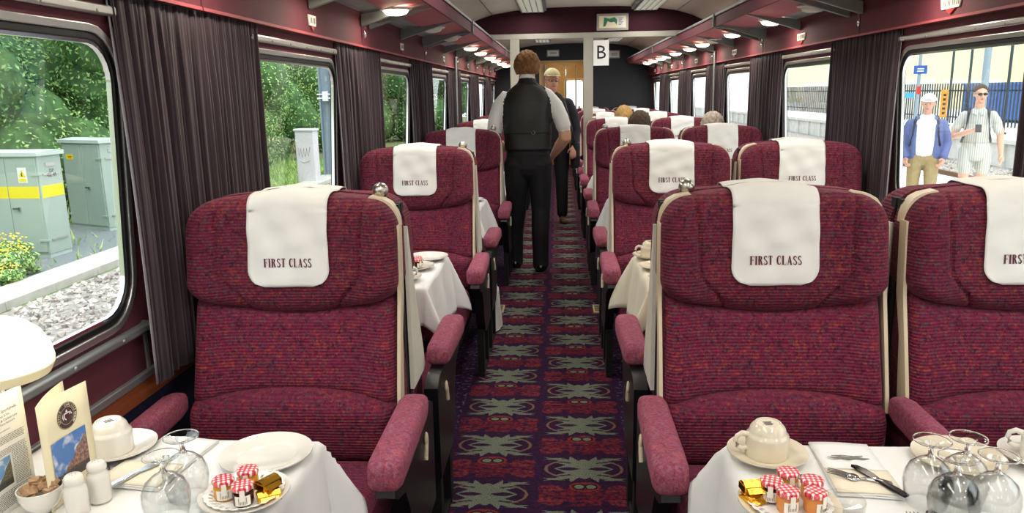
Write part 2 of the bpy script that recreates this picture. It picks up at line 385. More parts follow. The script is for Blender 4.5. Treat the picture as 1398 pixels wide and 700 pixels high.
# ------------------------------------------------------------------ the coach shell
XL, XR, XC = -1.165, 1.68, 0.2575
PITCH = 1.95; YB0, YB1 = -4.0, 14.0
WTOP, WBOT = 1.615, .895
def wx(side, z):                                          # inner wall surface, leaning in towards the roof
    a = [(0, 0), (.93, 0), (1.62, .04), (1.73, .055), (1.90, .09), (2.3, .2)]
    for (z0, d0), (z1, d1) in zip(a, a[1:]):
        if z <= z1: d = d0 + (d1 - d0) * (z - z0) / (z1 - z0); break
    else: d = .2
    return XL + d if side < 0 else XR - d
MB().box(XL - .1, XR + .1, YB0, 15.9, -.06, 0).build('floor', 'woven_carpet', smooth=0)
struct(bpy.data.objects['floor'])
far_edges = [1.93 + PITCH * k for k in range(-2, 7)]
WLEN = 1.42
for side, nm in ((-1, 'wall_left'), (1, 'wall_right')):
    mb = MB()
    def P(y, z, off=0, side=side): return (wx(side, z) + side * off, y, z)
    edges = [YB0] + [f + .265 for f in far_edges[:-1]] + [YB1]
    bays = list(zip(edges, edges[1:]))
    for (y0, y1), fe in zip(bays, far_edges):
        cy = fe - WLEN / 2; cz = (WTOP + WBOT) / 2
        inner = rrect(WLEN, WTOP - WBOT, .11, 6, cy, cz)
        outer = []
        zb, zt = .64, 1.74
        for (p, q) in inner:                              # project to the bay rectangle
            dx, dz = p - cy, q - cz
            t = 1e9
            if dx > 1e-6: t = min(t, (y1 - cy) / dx)
            if dx < -1e-6: t = min(t, (y0 - cy) / dx)
            if dz > 1e-6: t = min(t, (zt - cz) / dz)
            if dz < -1e-6: t = min(t, (zb - cz) / dz)
            outer.append((cy + dx * t, cz + dz * t))
        # add exact rectangle corners
        n = len(inner)
        mb.add([P(*p) for p in inner] + [P(*p) for p in outer], [(i, (i + 1) % n, (i + 1) % n + n, i + n) for i in range(n)], 0)
        for (cyy, czz) in ((y0, zb), (y1, zb), (y0, zt), (y1, zt)):
            best = [i for i in range(n) if (abs(outer[i][0] - cyy) < 1e-4) != (abs(outer[(i + 1) % n][0] - cyy) < 1e-4) and
                    abs(outer[i][0] - cyy) < .9 and (abs(outer[i][1] - czz) < 1e-4 or abs(outer[(i + 1) % n][1] - czz) < 1e-4)]
            for i in best: mb.add([P(*outer[i]), P(*outer[(i + 1) % n]), P(cyy, czz)], [(0, 1, 2)], 0)
        mb.add([P(*p) for p in inner] + [P(*p, off=.022) for p in inner], [(i, (i + 1) % n, (i + 1) % n + n, i + n) for i in range(n)], 1)
    def strip(z0, z1, m):
        mb.add([P(YB0, z0), P(YB1, z0), P(YB1, z1), P(YB0, z1)], [(0, 1, 2, 3)], m)
    strip(0, .64, 2); strip(1.74, 2.0, 0)
    o = mb.build(nm, ['maroon_panel', 'rubber', 'blue_carpet'], smooth=0); struct(o)
    # trims running along the wall
    t = MB(); s = side
    def trim(z0, z1, d, m):
        xa = wx(s, z0); t.box(min(xa, xa - s * d), max(xa, xa - s * d), YB0, YB1, z0, z1, m)
    trim(.645, .70, .012, 0)
    struct(t.build('trim_1' if s < 0 else 'trim_2', 'oak_strip', bevel=.002))
    t = MB(); trim(.70, .722, .016, 0)
    struct(t.build('trim_3' if s < 0 else 'trim_4', 'alu_dull', bevel=.003))
    t = MB()
    for f in far_edges:
        yy = f + .04
        xa = wx(s, .73); t.box(min(xa, xa - s * .006), max(xa, xa - s * .006), yy, yy + .012, .722, .86, 0)
    struct(t.build('trim_5' if s < 0 else 'trim_6', 'grey_metal'))
    # windows
    for k, f in enumerate(far_edges):
        cy = f - WLEN / 2; cz = (WTOP + WBOT) / 2
        num = k + 1 + (0 if s < 0 else len(far_edges))
        W = struct(empty('window_%d' % num, (wx(s, cz), cy, cz)))
        c0 = Vector(W.location)
        def ring(mb2, o0, o1, d0, d1, m):
            A = rrect(WLEN + 2 * o0, WTOP - WBOT + 2 * o0, .11 + o0, 6, cy, cz); B = rrect(WLEN + 2 * o1, WTOP - WBOT + 2 * o1, .11 + o1, 6, cy, cz)
            n = len(A); vs = []
            for pts, dd in ((A, d0), (A, d1), (B, d1), (B, d0)): vs += [Vector((wx(s, q) - s * dd, p, q)) - c0 for p, q in pts]
            fs = []
            for r0, r1 in ((0, 1), (1, 2), (2, 3), (3, 0)): fs += [(r0 * n + i, r0 * n + (i + 1) % n, r1 * n + (i + 1) % n, r1 * n + i) for i in range(n)]
            mb2.add(vs, fs, m)
        a = MB(); ring(a, .008, .028, 0, .010, 0); a.build('window_frame', 'alu', W, bevel=.003)
        a = MB(); ring(a, -.010, .008, -.008, .005, 0); a.build('gasket', 'rubber', W, bevel=.003)
        a = MB(); ring(a, -.018, -.009, -.012, .001, 0); a.build('chrome_bead', 'chrome', W)
        pts = rrect(WLEN - .02, WTOP - WBOT - .02, .10, 6, cy, cz); n = len(pts)
        a = MB(); a.add([Vector((wx(s, q) + s * .02, p, q)) - c0 for p, q in pts], [tuple(range(n))]); a.build('glass', 'window_glass', W, smooth=0)
        a = MB(); xs = wx(s, .86)
        a.box(min(0, -s * .03) + xs - c0.x, max(0, -s * .03) + xs - c0.x, cy - WLEN / 2 - .06 - c0.y, cy + WLEN / 2 + .06 - c0.y, .835 - c0.z, .858 - c0.z)
        a.build('window_sill', 'alu_dull', W, bevel=.006)
        a = MB()
        for q in range(7):
            yy = cy - WLEN / 2 + .1 + q * (WLEN - .2) / 6 - c0.y
            a.ell((wx(s, .847) - s * .031 - c0.x, yy, .847 - c0.z), (.004, .006, .006), 0, 8, 6)
            a.ell((wx(s, 1.677) - s * .024 - c0.x, yy, 1.672 - c0.z), (.002, .004, .004), 0, 8, 6)
        a.build('screw', 'alu_dull', W)
        a = MB(); xr = wx(s, 1.675); x0, x1 = sorted((xr - s * .018, xr))
        a.box(x0 - c0.x, x1 - c0.x, -WLEN / 2 + .31, WLEN / 2 - .005, 1.664 - c0.z, 1.690 - c0.z); a.build('top_rail', 'alu', W, bevel=.006)
    # valance boards, one per bay
    for k in range(-2, 7):
        y0, y1 = 4.30 + PITCH * (k - 2) + .004, 4.30 + PITCH * (k - 1) - .004
        y0 = max(y0, YB0); y1 = min(y1, YB1 - .01)
        if k == 6: y1 = YB1 - .01
        xv = wx(s, 1.80) - s * .02
        a = MB(); x0, x1 = sorted((xv, wx(s, 1.80) + s * .05))
        a.box(x0, x1, y0, y1, 1.722, 1.95)
        b_ = MB(); x0, x1 = sorted((xv - s * .003, xv + s * .01)); b_.box(x0, x1, y0, y1, 1.722, 1.732)
        o = a.build('trim_%d' % (10 + k + 2 + (0 if s < 0 else 10)), 'maroon_vinyl', bevel=.004); struct(o)
        b_.build('edge_strip', 'maroon_light', o)
# ceiling
prof = [(-1.42, 1.84), (-1.34, 1.93), (-1.26, 2.06), (-1.19, 2.15), (-1.08, 2.20), (-.93, 2.245), (-.70, 2.28), (-.35, 2.30), (0, 2.305)]
prof = prof + [(-x, z) for x, z in prof[-2::-1]]
a = MB(); n = len(prof)
a.grid(lambda u, v: (XC + prof[int(round(u * (n - 1)))][0], YB0 + (15.9 - YB0) * v, prof[int(round(u * (n - 1)))][1]), n - 1, 1)
struct(a.build('ceiling', 'ceiling_cream', smooth=60))
def cz_(x):
    x = x - XC
    for (x0, z0), (x1, z1) in zip(prof, prof[1:]):
        if x <= x1: return z0 + (z1 - z0) * (x - x0) / (x1 - x0)
    return prof[-1][1]
a = MB()
for xo in (-.93, .93):
    x = XC + xo; a.box(x - .003, x + .003, YB0, YB1, cz_(x) - .004, cz_(x) + .004)
for k in range(-2, 8):
    y = 2.3 + PITCH * k
    a.grid(lambda u, v, y=y: (XC + prof[int(round(u * (n - 1)))][0], y + .007 * v, prof[int(round(u * (n - 1)))][1] - .003), n - 1, 1)
struct(a.build('trim_40', 'grey_metal', smooth=0))
# end wall behind the camera
struct(MB().box(XL - .05, XR + .05, YB0 - .05, YB0, 0, 2.4).build('wall_back', 'charcoal_panel', smooth=0))
# far end wall with a doorway
DX0, DX1, DZ = -.33, .455, 1.985
a = MB()
a.box(XL - .05, DX0, YB1, YB1 + .06, 0, 2.35); a.box(DX1, XR + .05, YB1, YB1 + .06, 0, 2.35); a.box(DX0, DX1, YB1, YB1 + .06, DZ, 2.35)
struct(a.build('wall_front', 'charcoal_panel', smooth=0))
a = MB(); a.box(DX0 - .02, DX0 + .015, YB1 - .02, YB1 + .07, 0, DZ + .03); a.box(DX1 - .015, DX1 + .02, YB1 - .02, YB1 + .07, 0, DZ + .03); a.box(DX0, DX1, YB1 - .02, YB1 + .07, DZ, DZ + .03)
struct(a.build('trim_41', 'tan_trim', bevel=.004))
# open glazed door leaf + rails
D = struct(empty('door_1', (DX0 + .05, YB1 + .05, 0)))
a = MB(); a.box(0, .035, 0, .60, .02, 1.95); a.build('door_leaf', 'grey_metal', D, bevel=.004)
a = MB(); a.tube([(.06, .3, .8), (.06, .3, 1.3)], .012); a.build('door_handle', 'chrome', D)
# vestibule beyond
VY = 15.8
a = MB(); a.box(-.55, -.50, YB1 + .06, VY, 0, 2.3); a.box(.75, .80, YB1 + .06, VY, 0, 2.3)
a.box(-.5, .12, VY, VY + .05, 0, 2.3); a.box(.50, .8, VY, VY + .05, 0, 2.3); a.box(.12, .50, VY, VY + .05, 1.72, 2.3); a.box(.12, .50, VY, VY + .05, 0, .95)
struct(a.build('wall_vestibule', 'tan_wood_wall', smooth=0))
W = struct(empty('window_30', (.31, VY, 1.33)))
a = MB()
pa = rrect(.42, .80, .06); pb = rrect(.34, .72, .05); n2 = len(pa)
vs = [(p, d, q) for d in (-.02, .0) for (p, q) in pa] + [(p, d, q) for d in (-.02, .0) for (p, q) in pb]
fs = []
for i in range(n2):
    j = (i + 1) % n2
    fs += [(i, j, n2 + j, n2 + i), (i, j, 2 * n2 + j, 2 * n2 + i), (2 * n2 + i, 2 * n2 + j, 3 * n2 + j, 3 * n2 + i)]
a.add(vs, fs); a.build('window_frame', 'tan_trim', W)
a = MB(); a.box(-.17, .17, .01, .014, -.36, .36); a.build('glass', 'window_glass', W, smooth=0)
a = MB(); a.tube([(-.2, -.06, -.30), (.22, -.06, -.30)], .012)
for zz in (-.55, -.75, -.95): a.tube([(-.2, -.06, zz), (.22, -.06, zz)], .010)
a.build('guard_bar', 'chrome', W)
for i, xx in enumerate((.13, .33)):
    r = MB(); r.tube([(0, 0, 0), (0, 0, 1.96)], .014, 10); r.box(-.03, .03, -.03, .03, 0, .01)
    o = r.build('grab_pole', 'chrome'); o.location = (xx, YB1 + .35 + i * .9, 0)
    tag(o, ['chrome pole just inside the far end doorway', 'chrome pole deep in the vestibule before its window'][i], 'pole')
o = empty('vestibule_fill_light', (.1, 14.9, 2.27)); tag(o, 'out-of-view fill lamp added to brighten the wood-panelled vestibule', 'light')  # unseen ceiling lamp, added to brighten the vestibule
MB().box(-.16, .16, -.10, .10, -.02, .0).build('diffuser', 'vestibule_fill_emission', o, bevel=.004)
MB().box(-.18, .18, -.12, .12, -.012, .02).build('rim', 'alu_dull', o, bevel=.003)
vd = bpy.data.lights.new('vestibule_fill_area', 'AREA'); vd.size = .3; vd.energy = 6; vd.color = (1, .88, .68); vo = bpy.data.objects.new('vestibule_fill_area', vd); COL.objects.link(vo); vo.parent = o; vo.location = (0, 0, -.03)  # extra area light added to light up the vestibule walls
# exit-style plates on the end wall
def plate(x, y, z, w, h, label, name='notice_plate', dark=False):
    o = empty(name, (x, y, z)); tag(o, label, 'sign')
    MB().box(-w / 2, w / 2, -.012, 0, -h / 2, h / 2).build('frame', 'alu_dull', o, bevel=.003)
    MB().box(-w / 2 + .018, w / 2 - .018, -.016, -.010, -h / 2 + .018, h / 2 - .018).build('face', 'white_card' if not dark else 'grey_ink', o)
    a = MB()
    for q in range(3): a.box(-w * .28, w * .28, -.0175, -.015, -h * .15 + q * h * .13, -h * .15 + q * h * .13 + h * .05)
    a.build('lettering', 'grey_ink', o)
    return o
plate(-.10, YB1 - .002, 2.14, .22, .12, 'small framed plate above the far end doorway')
plate(.98, YB1 - .002, 2.10, .20, .14, 'small framed plate on the far end wall right of the letter sign')

# partition halfway down the saloon
PY = 8.12
hdr = [(XC + x, z) for x, z in prof if abs(x) < 1.22]
hz = 2.05
a = MB(); pts = [(XC - 1.245, hz)] + [(x, z + .02) for x, z in hdr] + [(XC + 1.245, hz)]
a.prism(pts, lambda p, q, t: (p, t, q), PY - .03, PY + .03)
struct(a.build('wall_partition', 'header_maroon', smooth=0))
a = MB(); a.box(XC - 1.27, XC + 1.27, PY - .04, PY + .04, hz - .055, hz)
for x0, x1 in ((-.50, -.405), (.255, .352)): a.box(x0, x1, PY - .04, PY + .04, 0, hz - .05)
struct(a.build('trim_42', 'frame_grey', bevel=.006))
a = MB(); a.box(wx(-1, 1.2) , wx(-1, 1.2) + .05, PY - .03, PY + .03, 0, 1.80); a.box(wx(1, 1.2) - .05, wx(1, 1.2), PY - .03, PY + .03, 0, 1.80)
struct(a.build('trim_43', 'header_maroon', bevel=.004))
a = MB(); a.tube([(XL + .085, PY - .04, .1), (XL + .105, PY - .04, 1.84)], .011); a.tube([(XR - .085, PY - .04, .1), (XR - .105, PY - .04, 1.84)], .011)
struct(a.build('trim_44', 'alu_dull'))
# picture frame notice on the header
o = empty('emergency_notice', (.545, PY - .031, 2.145)); tag(o, 'framed green and white notice on the maroon header above the aisle', 'sign')
MB().box(-.16, .16, -.025, 0, -.082, .082).build('frame', 'frame_grey', o, bevel=.006)
MB().box(-.135, .135, -.028, -.022, -.058, .058).build('face', 'cream_card', o)
a = MB()
a.prism([(-.085, .045), (-.03, .03), (.02, .045), (.045, .02), (.04, -.03), (.02, .0), (-.02, -.005), (-.05, .01), (-.07, -.04), (-.095, -.045), (-.09, 0)], lambda p, q, t: (p, t, q), -.030, -.0275)
a.build('green_shape', 'teal', o)
MB().box(.052, .12, -.031, -.0275, -.045, .05).build('text_block', 'white_card', o)
a = MB()
for q in range(6): a.box(.06, .108 - (q % 3) * .01, -.032, -.0305, .035 - q * .013, .040 - q * .013)
a.build('lettering', 'grey_ink', o)
# B sign
o = empty('letter_sign', (.432, PY - .045, 1.845)); tag(o, 'white card sign with a black letter B on the partition post', 'sign')
MB().box(-.079, .079, -.004, 0, -.125, .125).build('card', 'white_card', o)
vs, fs = text_polys('B', .19); a = MB(); a.add([(v.x, -.0052, v.y) for v in vs], fs); a.build('lettering', 'black_ink', o, smooth=0)

# fluorescent fittings in two rows
fix = []
for xo in (-.595, .70):
    for k, y0 in enumerate((-3.4, -.2, 3.0, 6.25, 8.6, 11.0)):
        x = XC + xo * (.86 if xo > 0 else .86); y1 = y0 + 1.75; z = cz_(x)
        if k == 4: y1 = y0 + 1.5
        o = empty('fluorescent_light', (x, (y0 + y1) / 2, z)); L = (y1 - y0) / 2
        side = 'left' if xo < 0 else 'right'
        pos = ['behind the viewer', 'above the viewer', 'over the near seats', 'just before the partition header', 'just beyond the partition header', 'near the far end wall'][k]
        tag(o, 'louvred ceiling light in the %s row, %s' % (side, pos), 'light', 'louvred ceiling lights')
        MB().box(-.135, .135, -L, L, -.03, .02).build('housing', 'alu_dull', o, bevel=.006)
        a = MB()
        for q in (-.11, -.055, 0, .055, .11): a.box(q - .003, q + .003, -L + .01, L - .01, -.046, -.029)
        nn = int(L * 2 / .05)
        for q in range(nn): a.box(-.115, .115, -L + .01 + q * .05, -L + .014 + q * .05, -.044, -.029)
        a.build('louvre', 'grey_slats', o, smooth=0)
        MB().box(-.10, .10, -L + .02, L - .02, -.034, -.0295).build('diffuser', 'tube_lit', o)
        td = bpy.data.lights.new('tube_glow', 'AREA'); td.shape = 'RECTANGLE'; td.size = .2; td.size_y = 2 * L - .1; td.energy = TUBE_W; td.color = (1, .97, .94)
        to = bpy.data.objects.new('tube_glow', td); COL.objects.link(to); to.parent = o; to.location = (0, 0, -.05)

# luggage racks with reading lamps
RL = {-1: dict(lip=-.69, lamp=-.865, ys=[-2.9, -1.8, -.7, .4, 1.3, 2.3, 3.25, 4.2, 5.4, 6.3, 7.75, 8.72, 9.9, 10.8, 11.9, 12.9], off=(5.4, 6.3)),
      1: dict(lip=1.205, lamp=1.42, ys=[-2.9, -1.8, -.7, .4, 1.4, 2.4, 3.4, 4.55, 5.4, 6.57, 7.3, 7.9, 8.66, 9.69, 10.4, 11.04, 11.97, 12.7], off=(4.55, 7.3))}
def rackz(side, x):                                       # underside slopes down towards the wall
    lip = RL[side]['lip']; d = abs(x - lip); return 1.945 - d * .16
for s in (-1, 1):
    lip = RL[s]['lip']; xw = wx(s, 1.86) - s * .015
    word = 'left' if s < 0 else 'right'
    R = empty('luggage_rack', (0, 0, 0)); tag(R, 'long grey and maroon luggage rack above the %s-hand windows' % word, 'luggage rack')
    a = MB()
    xm = lip + s * .235
    z0, z1 = rackz(s, lip), rackz(s, xm)
    a.add([(lip, YB0, z0), (xm, YB0, z1), (xm, YB0, z1 + .03), (lip, YB0, z0 + .03), (lip, YB1, z0), (xm, YB1, z1), (xm, YB1, z1 + .03), (lip, YB1, z0 + .03)],
          [(0, 1, 5, 4), (3, 2, 6, 7), (0, 3, 7, 4), (1, 2, 6, 5), (0, 1, 2, 3), (4, 5, 6, 7)])
    a.build('lamp_panel', 'maroon_light', R, smooth=0)  # maroon strip; its pinkish lamplit tone is put into this lighter colour
    a = MB(); x0, x1 = sorted((lip, lip - s * .012)); a.box(x0, x1, YB0, YB1, 1.925, 2.005); x0, x1 = sorted((lip + s * .02, lip - s * .02)); a.box(x0, x1, YB0, YB1, 2.0, 2.015)
    a.build('lip', 'maroon_vinyl', R, bevel=.003)
    MB().box(min(lip - s * .022, lip - s * .006), max(lip - s * .022, lip - s * .006), YB0, YB1, 2.003, 2.022).build('lip_cap', 'grey_metal', R, bevel=.004)
    a = MB()
    z2 = rackz(s, xw)
    for q in range(5):
        xa = xm + (xw - xm) * q / 5; xb = xm + (xw - xm) * (q + .93) / 5
        za, zb2 = rackz(s, xa) + .02, rackz(s, xb) + .02
        a.add([(xa, YB0, za), (xb, YB0, zb2), (xb, YB1, zb2), (xa, YB1, za), (xa, YB0, za + .008), (xb, YB0, zb2 + .008), (xb, YB1, zb2 + .008), (xa, YB1, za + .008)],
              [(0, 1, 2, 3), (4, 5, 6, 7), (0, 3, 7, 4), (1, 2, 6, 5), (0, 1, 5, 4), (3, 2, 6, 7)])
    a.build('slatted_panel', 'grey_slats', R, smooth=0)
    ys = [4.20, 4.44, 5.32, 6.14, 6.38, 7.27, 8.16]
    allb = []
    for sh in (-5.85, -3.9, 0, 3.9, 5.85):
        for y in ys:
            yy = y + sh
            if YB0 < yy < YB1 - .05 and all(abs(yy - q) > .1 for q in allb): allb.append(yy)
    for yy in sorted(allb):
        a = MB(); jn = any(abs((yy - c) % 1.95) < .04 or abs((yy - c) % 1.95) > 1.91 for c in (4.20,))
        za, zb2 = rackz(s, lip), rackz(s, xw)
        pts = [(lip + s * .0, za - .002), (lip + s * .10, za - .03), (xw, zb2 - .055), (xw, zb2 + .01), (lip, za + .01)]
        if jn: pts = [(lip - s * .03, za + .08), (lip - s * .03, za - .02), (lip + s * .10, za - .035), (xw - s * .01, zb2 - .06), (xw, zb2 + .01), (lip, za + .01), (lip, za + .08)]
        a.prism(pts, lambda p, q, t: (p, t, q), yy - .016, yy + .016)
        a.build('bracket', 'grey_metal', R, bevel=.003)
    for y in RL[s]['ys']:
        x = RL[s]['lamp']; z = rackz(s, x); on = y not in RL[s]['off']
        lp = empty('reading_lamp', (x, y, z))
        a = MB(); a.lathe([(.080, .0), (.086, -.005), (.080, -.012), (.066, -.015)], 24); o = a.build('rim', 'lamp_off', lp); o.scale = (1.05, .72, 1)
        a = MB(); a.lathe([(.0005, -.042), (.028, -.040), (.052, -.033), (.064, -.020), (.067, -.010)], 24); o = a.build('lens', 'lamp_lit' if on else 'lamp_off', lp); o.scale = (1.05, .72, 1)
        if y > 3:
            near = min(range(len(RL[s]['ys'])), key=lambda i: abs(RL[s]['ys'][i] - y))
            idx = [q for q in RL[s]['ys'] if q > 3].index(y)
            ordw = ['nearest', 'second', 'third', 'fourth', 'fifth', 'sixth', 'seventh', 'eighth', 'ninth', 'tenth', 'eleventh', 'twelfth'][idx]
            tag(lp, '%s oval reading lamp under the %s luggage rack, %s along from the camera' % ('lit' if on else 'unlit', word, ordw), 'lamp', 'reading lamps under the luggage racks')
        else:
            tag(lp, '%s reading lamp under the %s rack beside or behind the viewer' % ('lit' if on else 'unlit', word), 'lamp', 'reading lamps under the luggage racks')
        if on:
            ld = bpy.data.lights.get('reading_glow')
            if not ld:
                ld = bpy.data.lights.new('reading_glow', 'AREA'); ld.shape = 'DISK'; ld.size = .09; ld.energy = 1.7; ld.color = (1, .90, .74)
            lo = bpy.data.objects.new('reading_glow', ld); COL.objects.link(lo); lo.parent = lp; lo.location = (0, 0, -.047)
# number badges and coat hooks on the valances
bp = None
for s, x in ((-1, 0), (1, 0)):
    for k in range(6):
        y = 3.36 + k * PITCH + (.04 if s < 0 else -.03)
        xs = wx(s, 1.80) - s * .0235; w = .05 if s < 0 else .085
        o = empty('seat_number_badge', (xs, y, 1.785)); o.rotation_euler = (0, 0, -s * pi / 2)
        side = 'left' if s < 0 else 'right'
        ordw = ['first', 'second', 'third', 'fourth', 'fifth', 'sixth'][k]
        tag(o, 'grey seat number badge with red pointer on the %s valance, %s one along' % (side, ordw), 'badge', 'seat number badges')
        a = MB(); a.prism([(-w, .022), (w, .022), (w * .85, -.022), (-w * .85, -.022)], lambda p, q, t: (p, t, q), -.004, .002)
        a.build('plate', 'lamp_off', o)
        a = MB(); a.prism([(-w * .45, -.024), (w * .45, -.024), (0, -.045)], lambda p, q, t: (p, t, q), -.004, .002); a.build('pointer', 'red_plastic' if s > 0 else 'maroon_light', o)
        a = MB()
        for d in ([-.5, .3] if s < 0 else [-.62, -.2, .22, .62]):
            for q in (0, .014): a.box(w * d - .004 + q, w * d + .003 + q, -.0052, -.0038, -.012, .012)
        a.build('lettering', 'grey_ink', o)
        y = 4.27 + k * PITCH
        o = empty('coat_hook', (xs, y, 1.83)); o.rotation_euler = (0, 0, -s * pi / 2)
        tag(o, 'small clear coat hook at the %s valance joint, %s one along' % (side, ordw), 'hook', 'coat hooks')
        a = MB(); a.tube([(0, 0, .025), (0, -.018, .02), (0, -.02, -.01), (.002, -.012, -.02)], .004, 8); a.ell((0, -.014, -.042), (.010, .010, .020), 0, 12, 8); a.ell((0, -.004, .03), (.012, .006, .012), 0, 10, 6)
        a.build('hook', 'chrome', o)

# ------------------------------------------------------------------ curtains
def make_curtain(seed, flip):
    rr = random.Random(seed); ph = [rr.uniform(0, 6.28) for _ in range(5)]
    root = empty('curtain', (0, 0, 0))
    W = .465
    def fn(u, v):
        z = 1.728 - v * (1.728 - .70)
        am = .006 + .009 * min(1, v * 4)
        f = .7 * sin(2 * pi * u * 13 + ph[0] + .5 * sin(u * 9 + v * 2)) + .5 * sin(2 * pi * u * 22 + ph[1] + v * 1.2) + .7 * sin(2 * pi * u * 3.3 + ph[2] + v * .8)
        x = am * f * .62
        y = (u - .5) * W * (1 - .05 * sin(pi * v)) + .006 * sin(2 * pi * u * 9 + ph[3]) * min(1, v * 4) + .012 * v * sin(ph[4])
        return (x, y, z)
    a = MB(); a.grid(fn, 220, 14, uv=True); o = a.build('cloth', 'curtain_cloth', root, smooth=180)
    md = o.modifiers.new('t', 'SOLIDIFY'); md.thickness = .003
    if flip:
        def g(u, v):
            p = fn(0, v); w = .012 + .02 * min(1, v * 2.5)
            return (p[0] - .004 - u * .004, p[1] - .012 + u * w, p[2] + .001)
        a = MB(); a.grid(g, 3, 14); o = a.build('lining', 'curtain_lining', root, smooth=180)
        md = o.modifiers.new('t', 'SOLIDIFY'); md.thickness = .002
    return root
cp = [make_curtain(1, True), make_curtain(5, False)]
used = [False, False]
for s in (-1, 1):
    for k, f in enumerate(far_edges):
        for h in (0, 1):
            y = f + .203 + .462 * h
            if f < -1.5 or (y > YB1 - .25): continue
            x = (XL + .066) if s < 0 else (XR - .066)
            side = 'left' if s < 0 else 'right'
            i = k - 2
            if f < 1: lab = 'dark pinstriped curtain on the %s wall beside the viewer' % side
            else:
                lab = 'dark pinstriped curtain on the %s wall, %s panel of the %s pair from the camera' % (side, ['nearer', 'farther'][h], ['first', 'second', 'third', 'fourth', 'fifth', 'sixth', 'seventh'][i])
            j = h
            if not used[j]:
                used[j] = True; o = cp[j]; o.location = (x, y, 0); o.rotation_euler = (0, 0, 0 if s < 0 else 0)
            else: o = dup(cp[j], None, (x, y, 0), 0)
            if s > 0: o.scale = (-1, 1, 1)
            else: o.scale = (1, 1, 1)
            tag(o, lab, 'curtain', 'pinstriped window curtains')
# ------------------------------------------------------------------ seats (local frame: faces -Y, origin on the pair's centre line at floor level)
def sm(a, b, x):
    t = min(1, max(0, (x - a) / (b - a))); return t * t * (3 - 2 * t)
def head_y(x, z):                                         # headrest face
    t = (z - .86) / .32
    y = -.128 - .012 * (1 - t) + .022 * t * t
    y -= .036 * sm(.15, .25, abs(x)) * (1 - .3 * t)
    y += .006 * exp(-((z - .93) / .05) ** 2) * -1
    xs = .205 - .075 * sm(.98, .86, z) + .01 * sm(1.05, 1.18, z)
    y += .013 * exp(-((abs(x) - xs) / .0065) ** 2)
    return y
def rim(e, r):
    if e >= r: return 0
    t = 1 - e / r; return r * (1 - sqrt(max(0, 1 - t * t)))
def pillow(mb, xw, zlo, zhi, yf, yback, r=.04, nu=44, nv=26, side=1):
    def s_(t): return 2 * t - 1
    def warp(t): return .5 - .5 * cos(pi * t) if False else (t + .12 * sin(2 * pi * t) * -1)
    def fn(u, v):
        uu = u - .07 * sin(4 * pi * u) * 0 ; uu = .5 - .5 * cos(pi * u) * (.55) + (u - .5) * .45 - .0
        vv = .5 - .5 * cos(pi * v) * .55 + (v - .5) * .45
        sx = 2 * uu - 1
        W = xw(vv); x = sx * W; lo, hi = zlo(sx), zhi(sx); z = lo + (hi - lo) * vv
        e = min((1 - abs(sx)) * W, vv * (hi - lo), (1 - vv) * (hi - lo))
        ex = (1 - abs(sx)) * W; ez = min(vv, 1 - vv) * (hi - lo)
        d = rim(ex, r) + rim(ez, r)
        return (x, min(yf(x, z) + d, yback - .002), z)
    mb.grid(fn, nu, nv, 0)
    per = [fn(i / nu, 0) for i in range(nu)] + [fn(1, j / nv) for j in range(nv)] + [fn(1 - i / nu, 1) for i in range(nu)] + [fn(0, 1 - j / nv) for j in range(nv)]
    n = len(per)
    mb.add(per + [(p[0], yback, p[2]) for p in per], [(i, (i + 1) % n, (i + 1) % n + n, i + n) for i in range(n)] + [tuple(range(n, 2 * n))], 0)
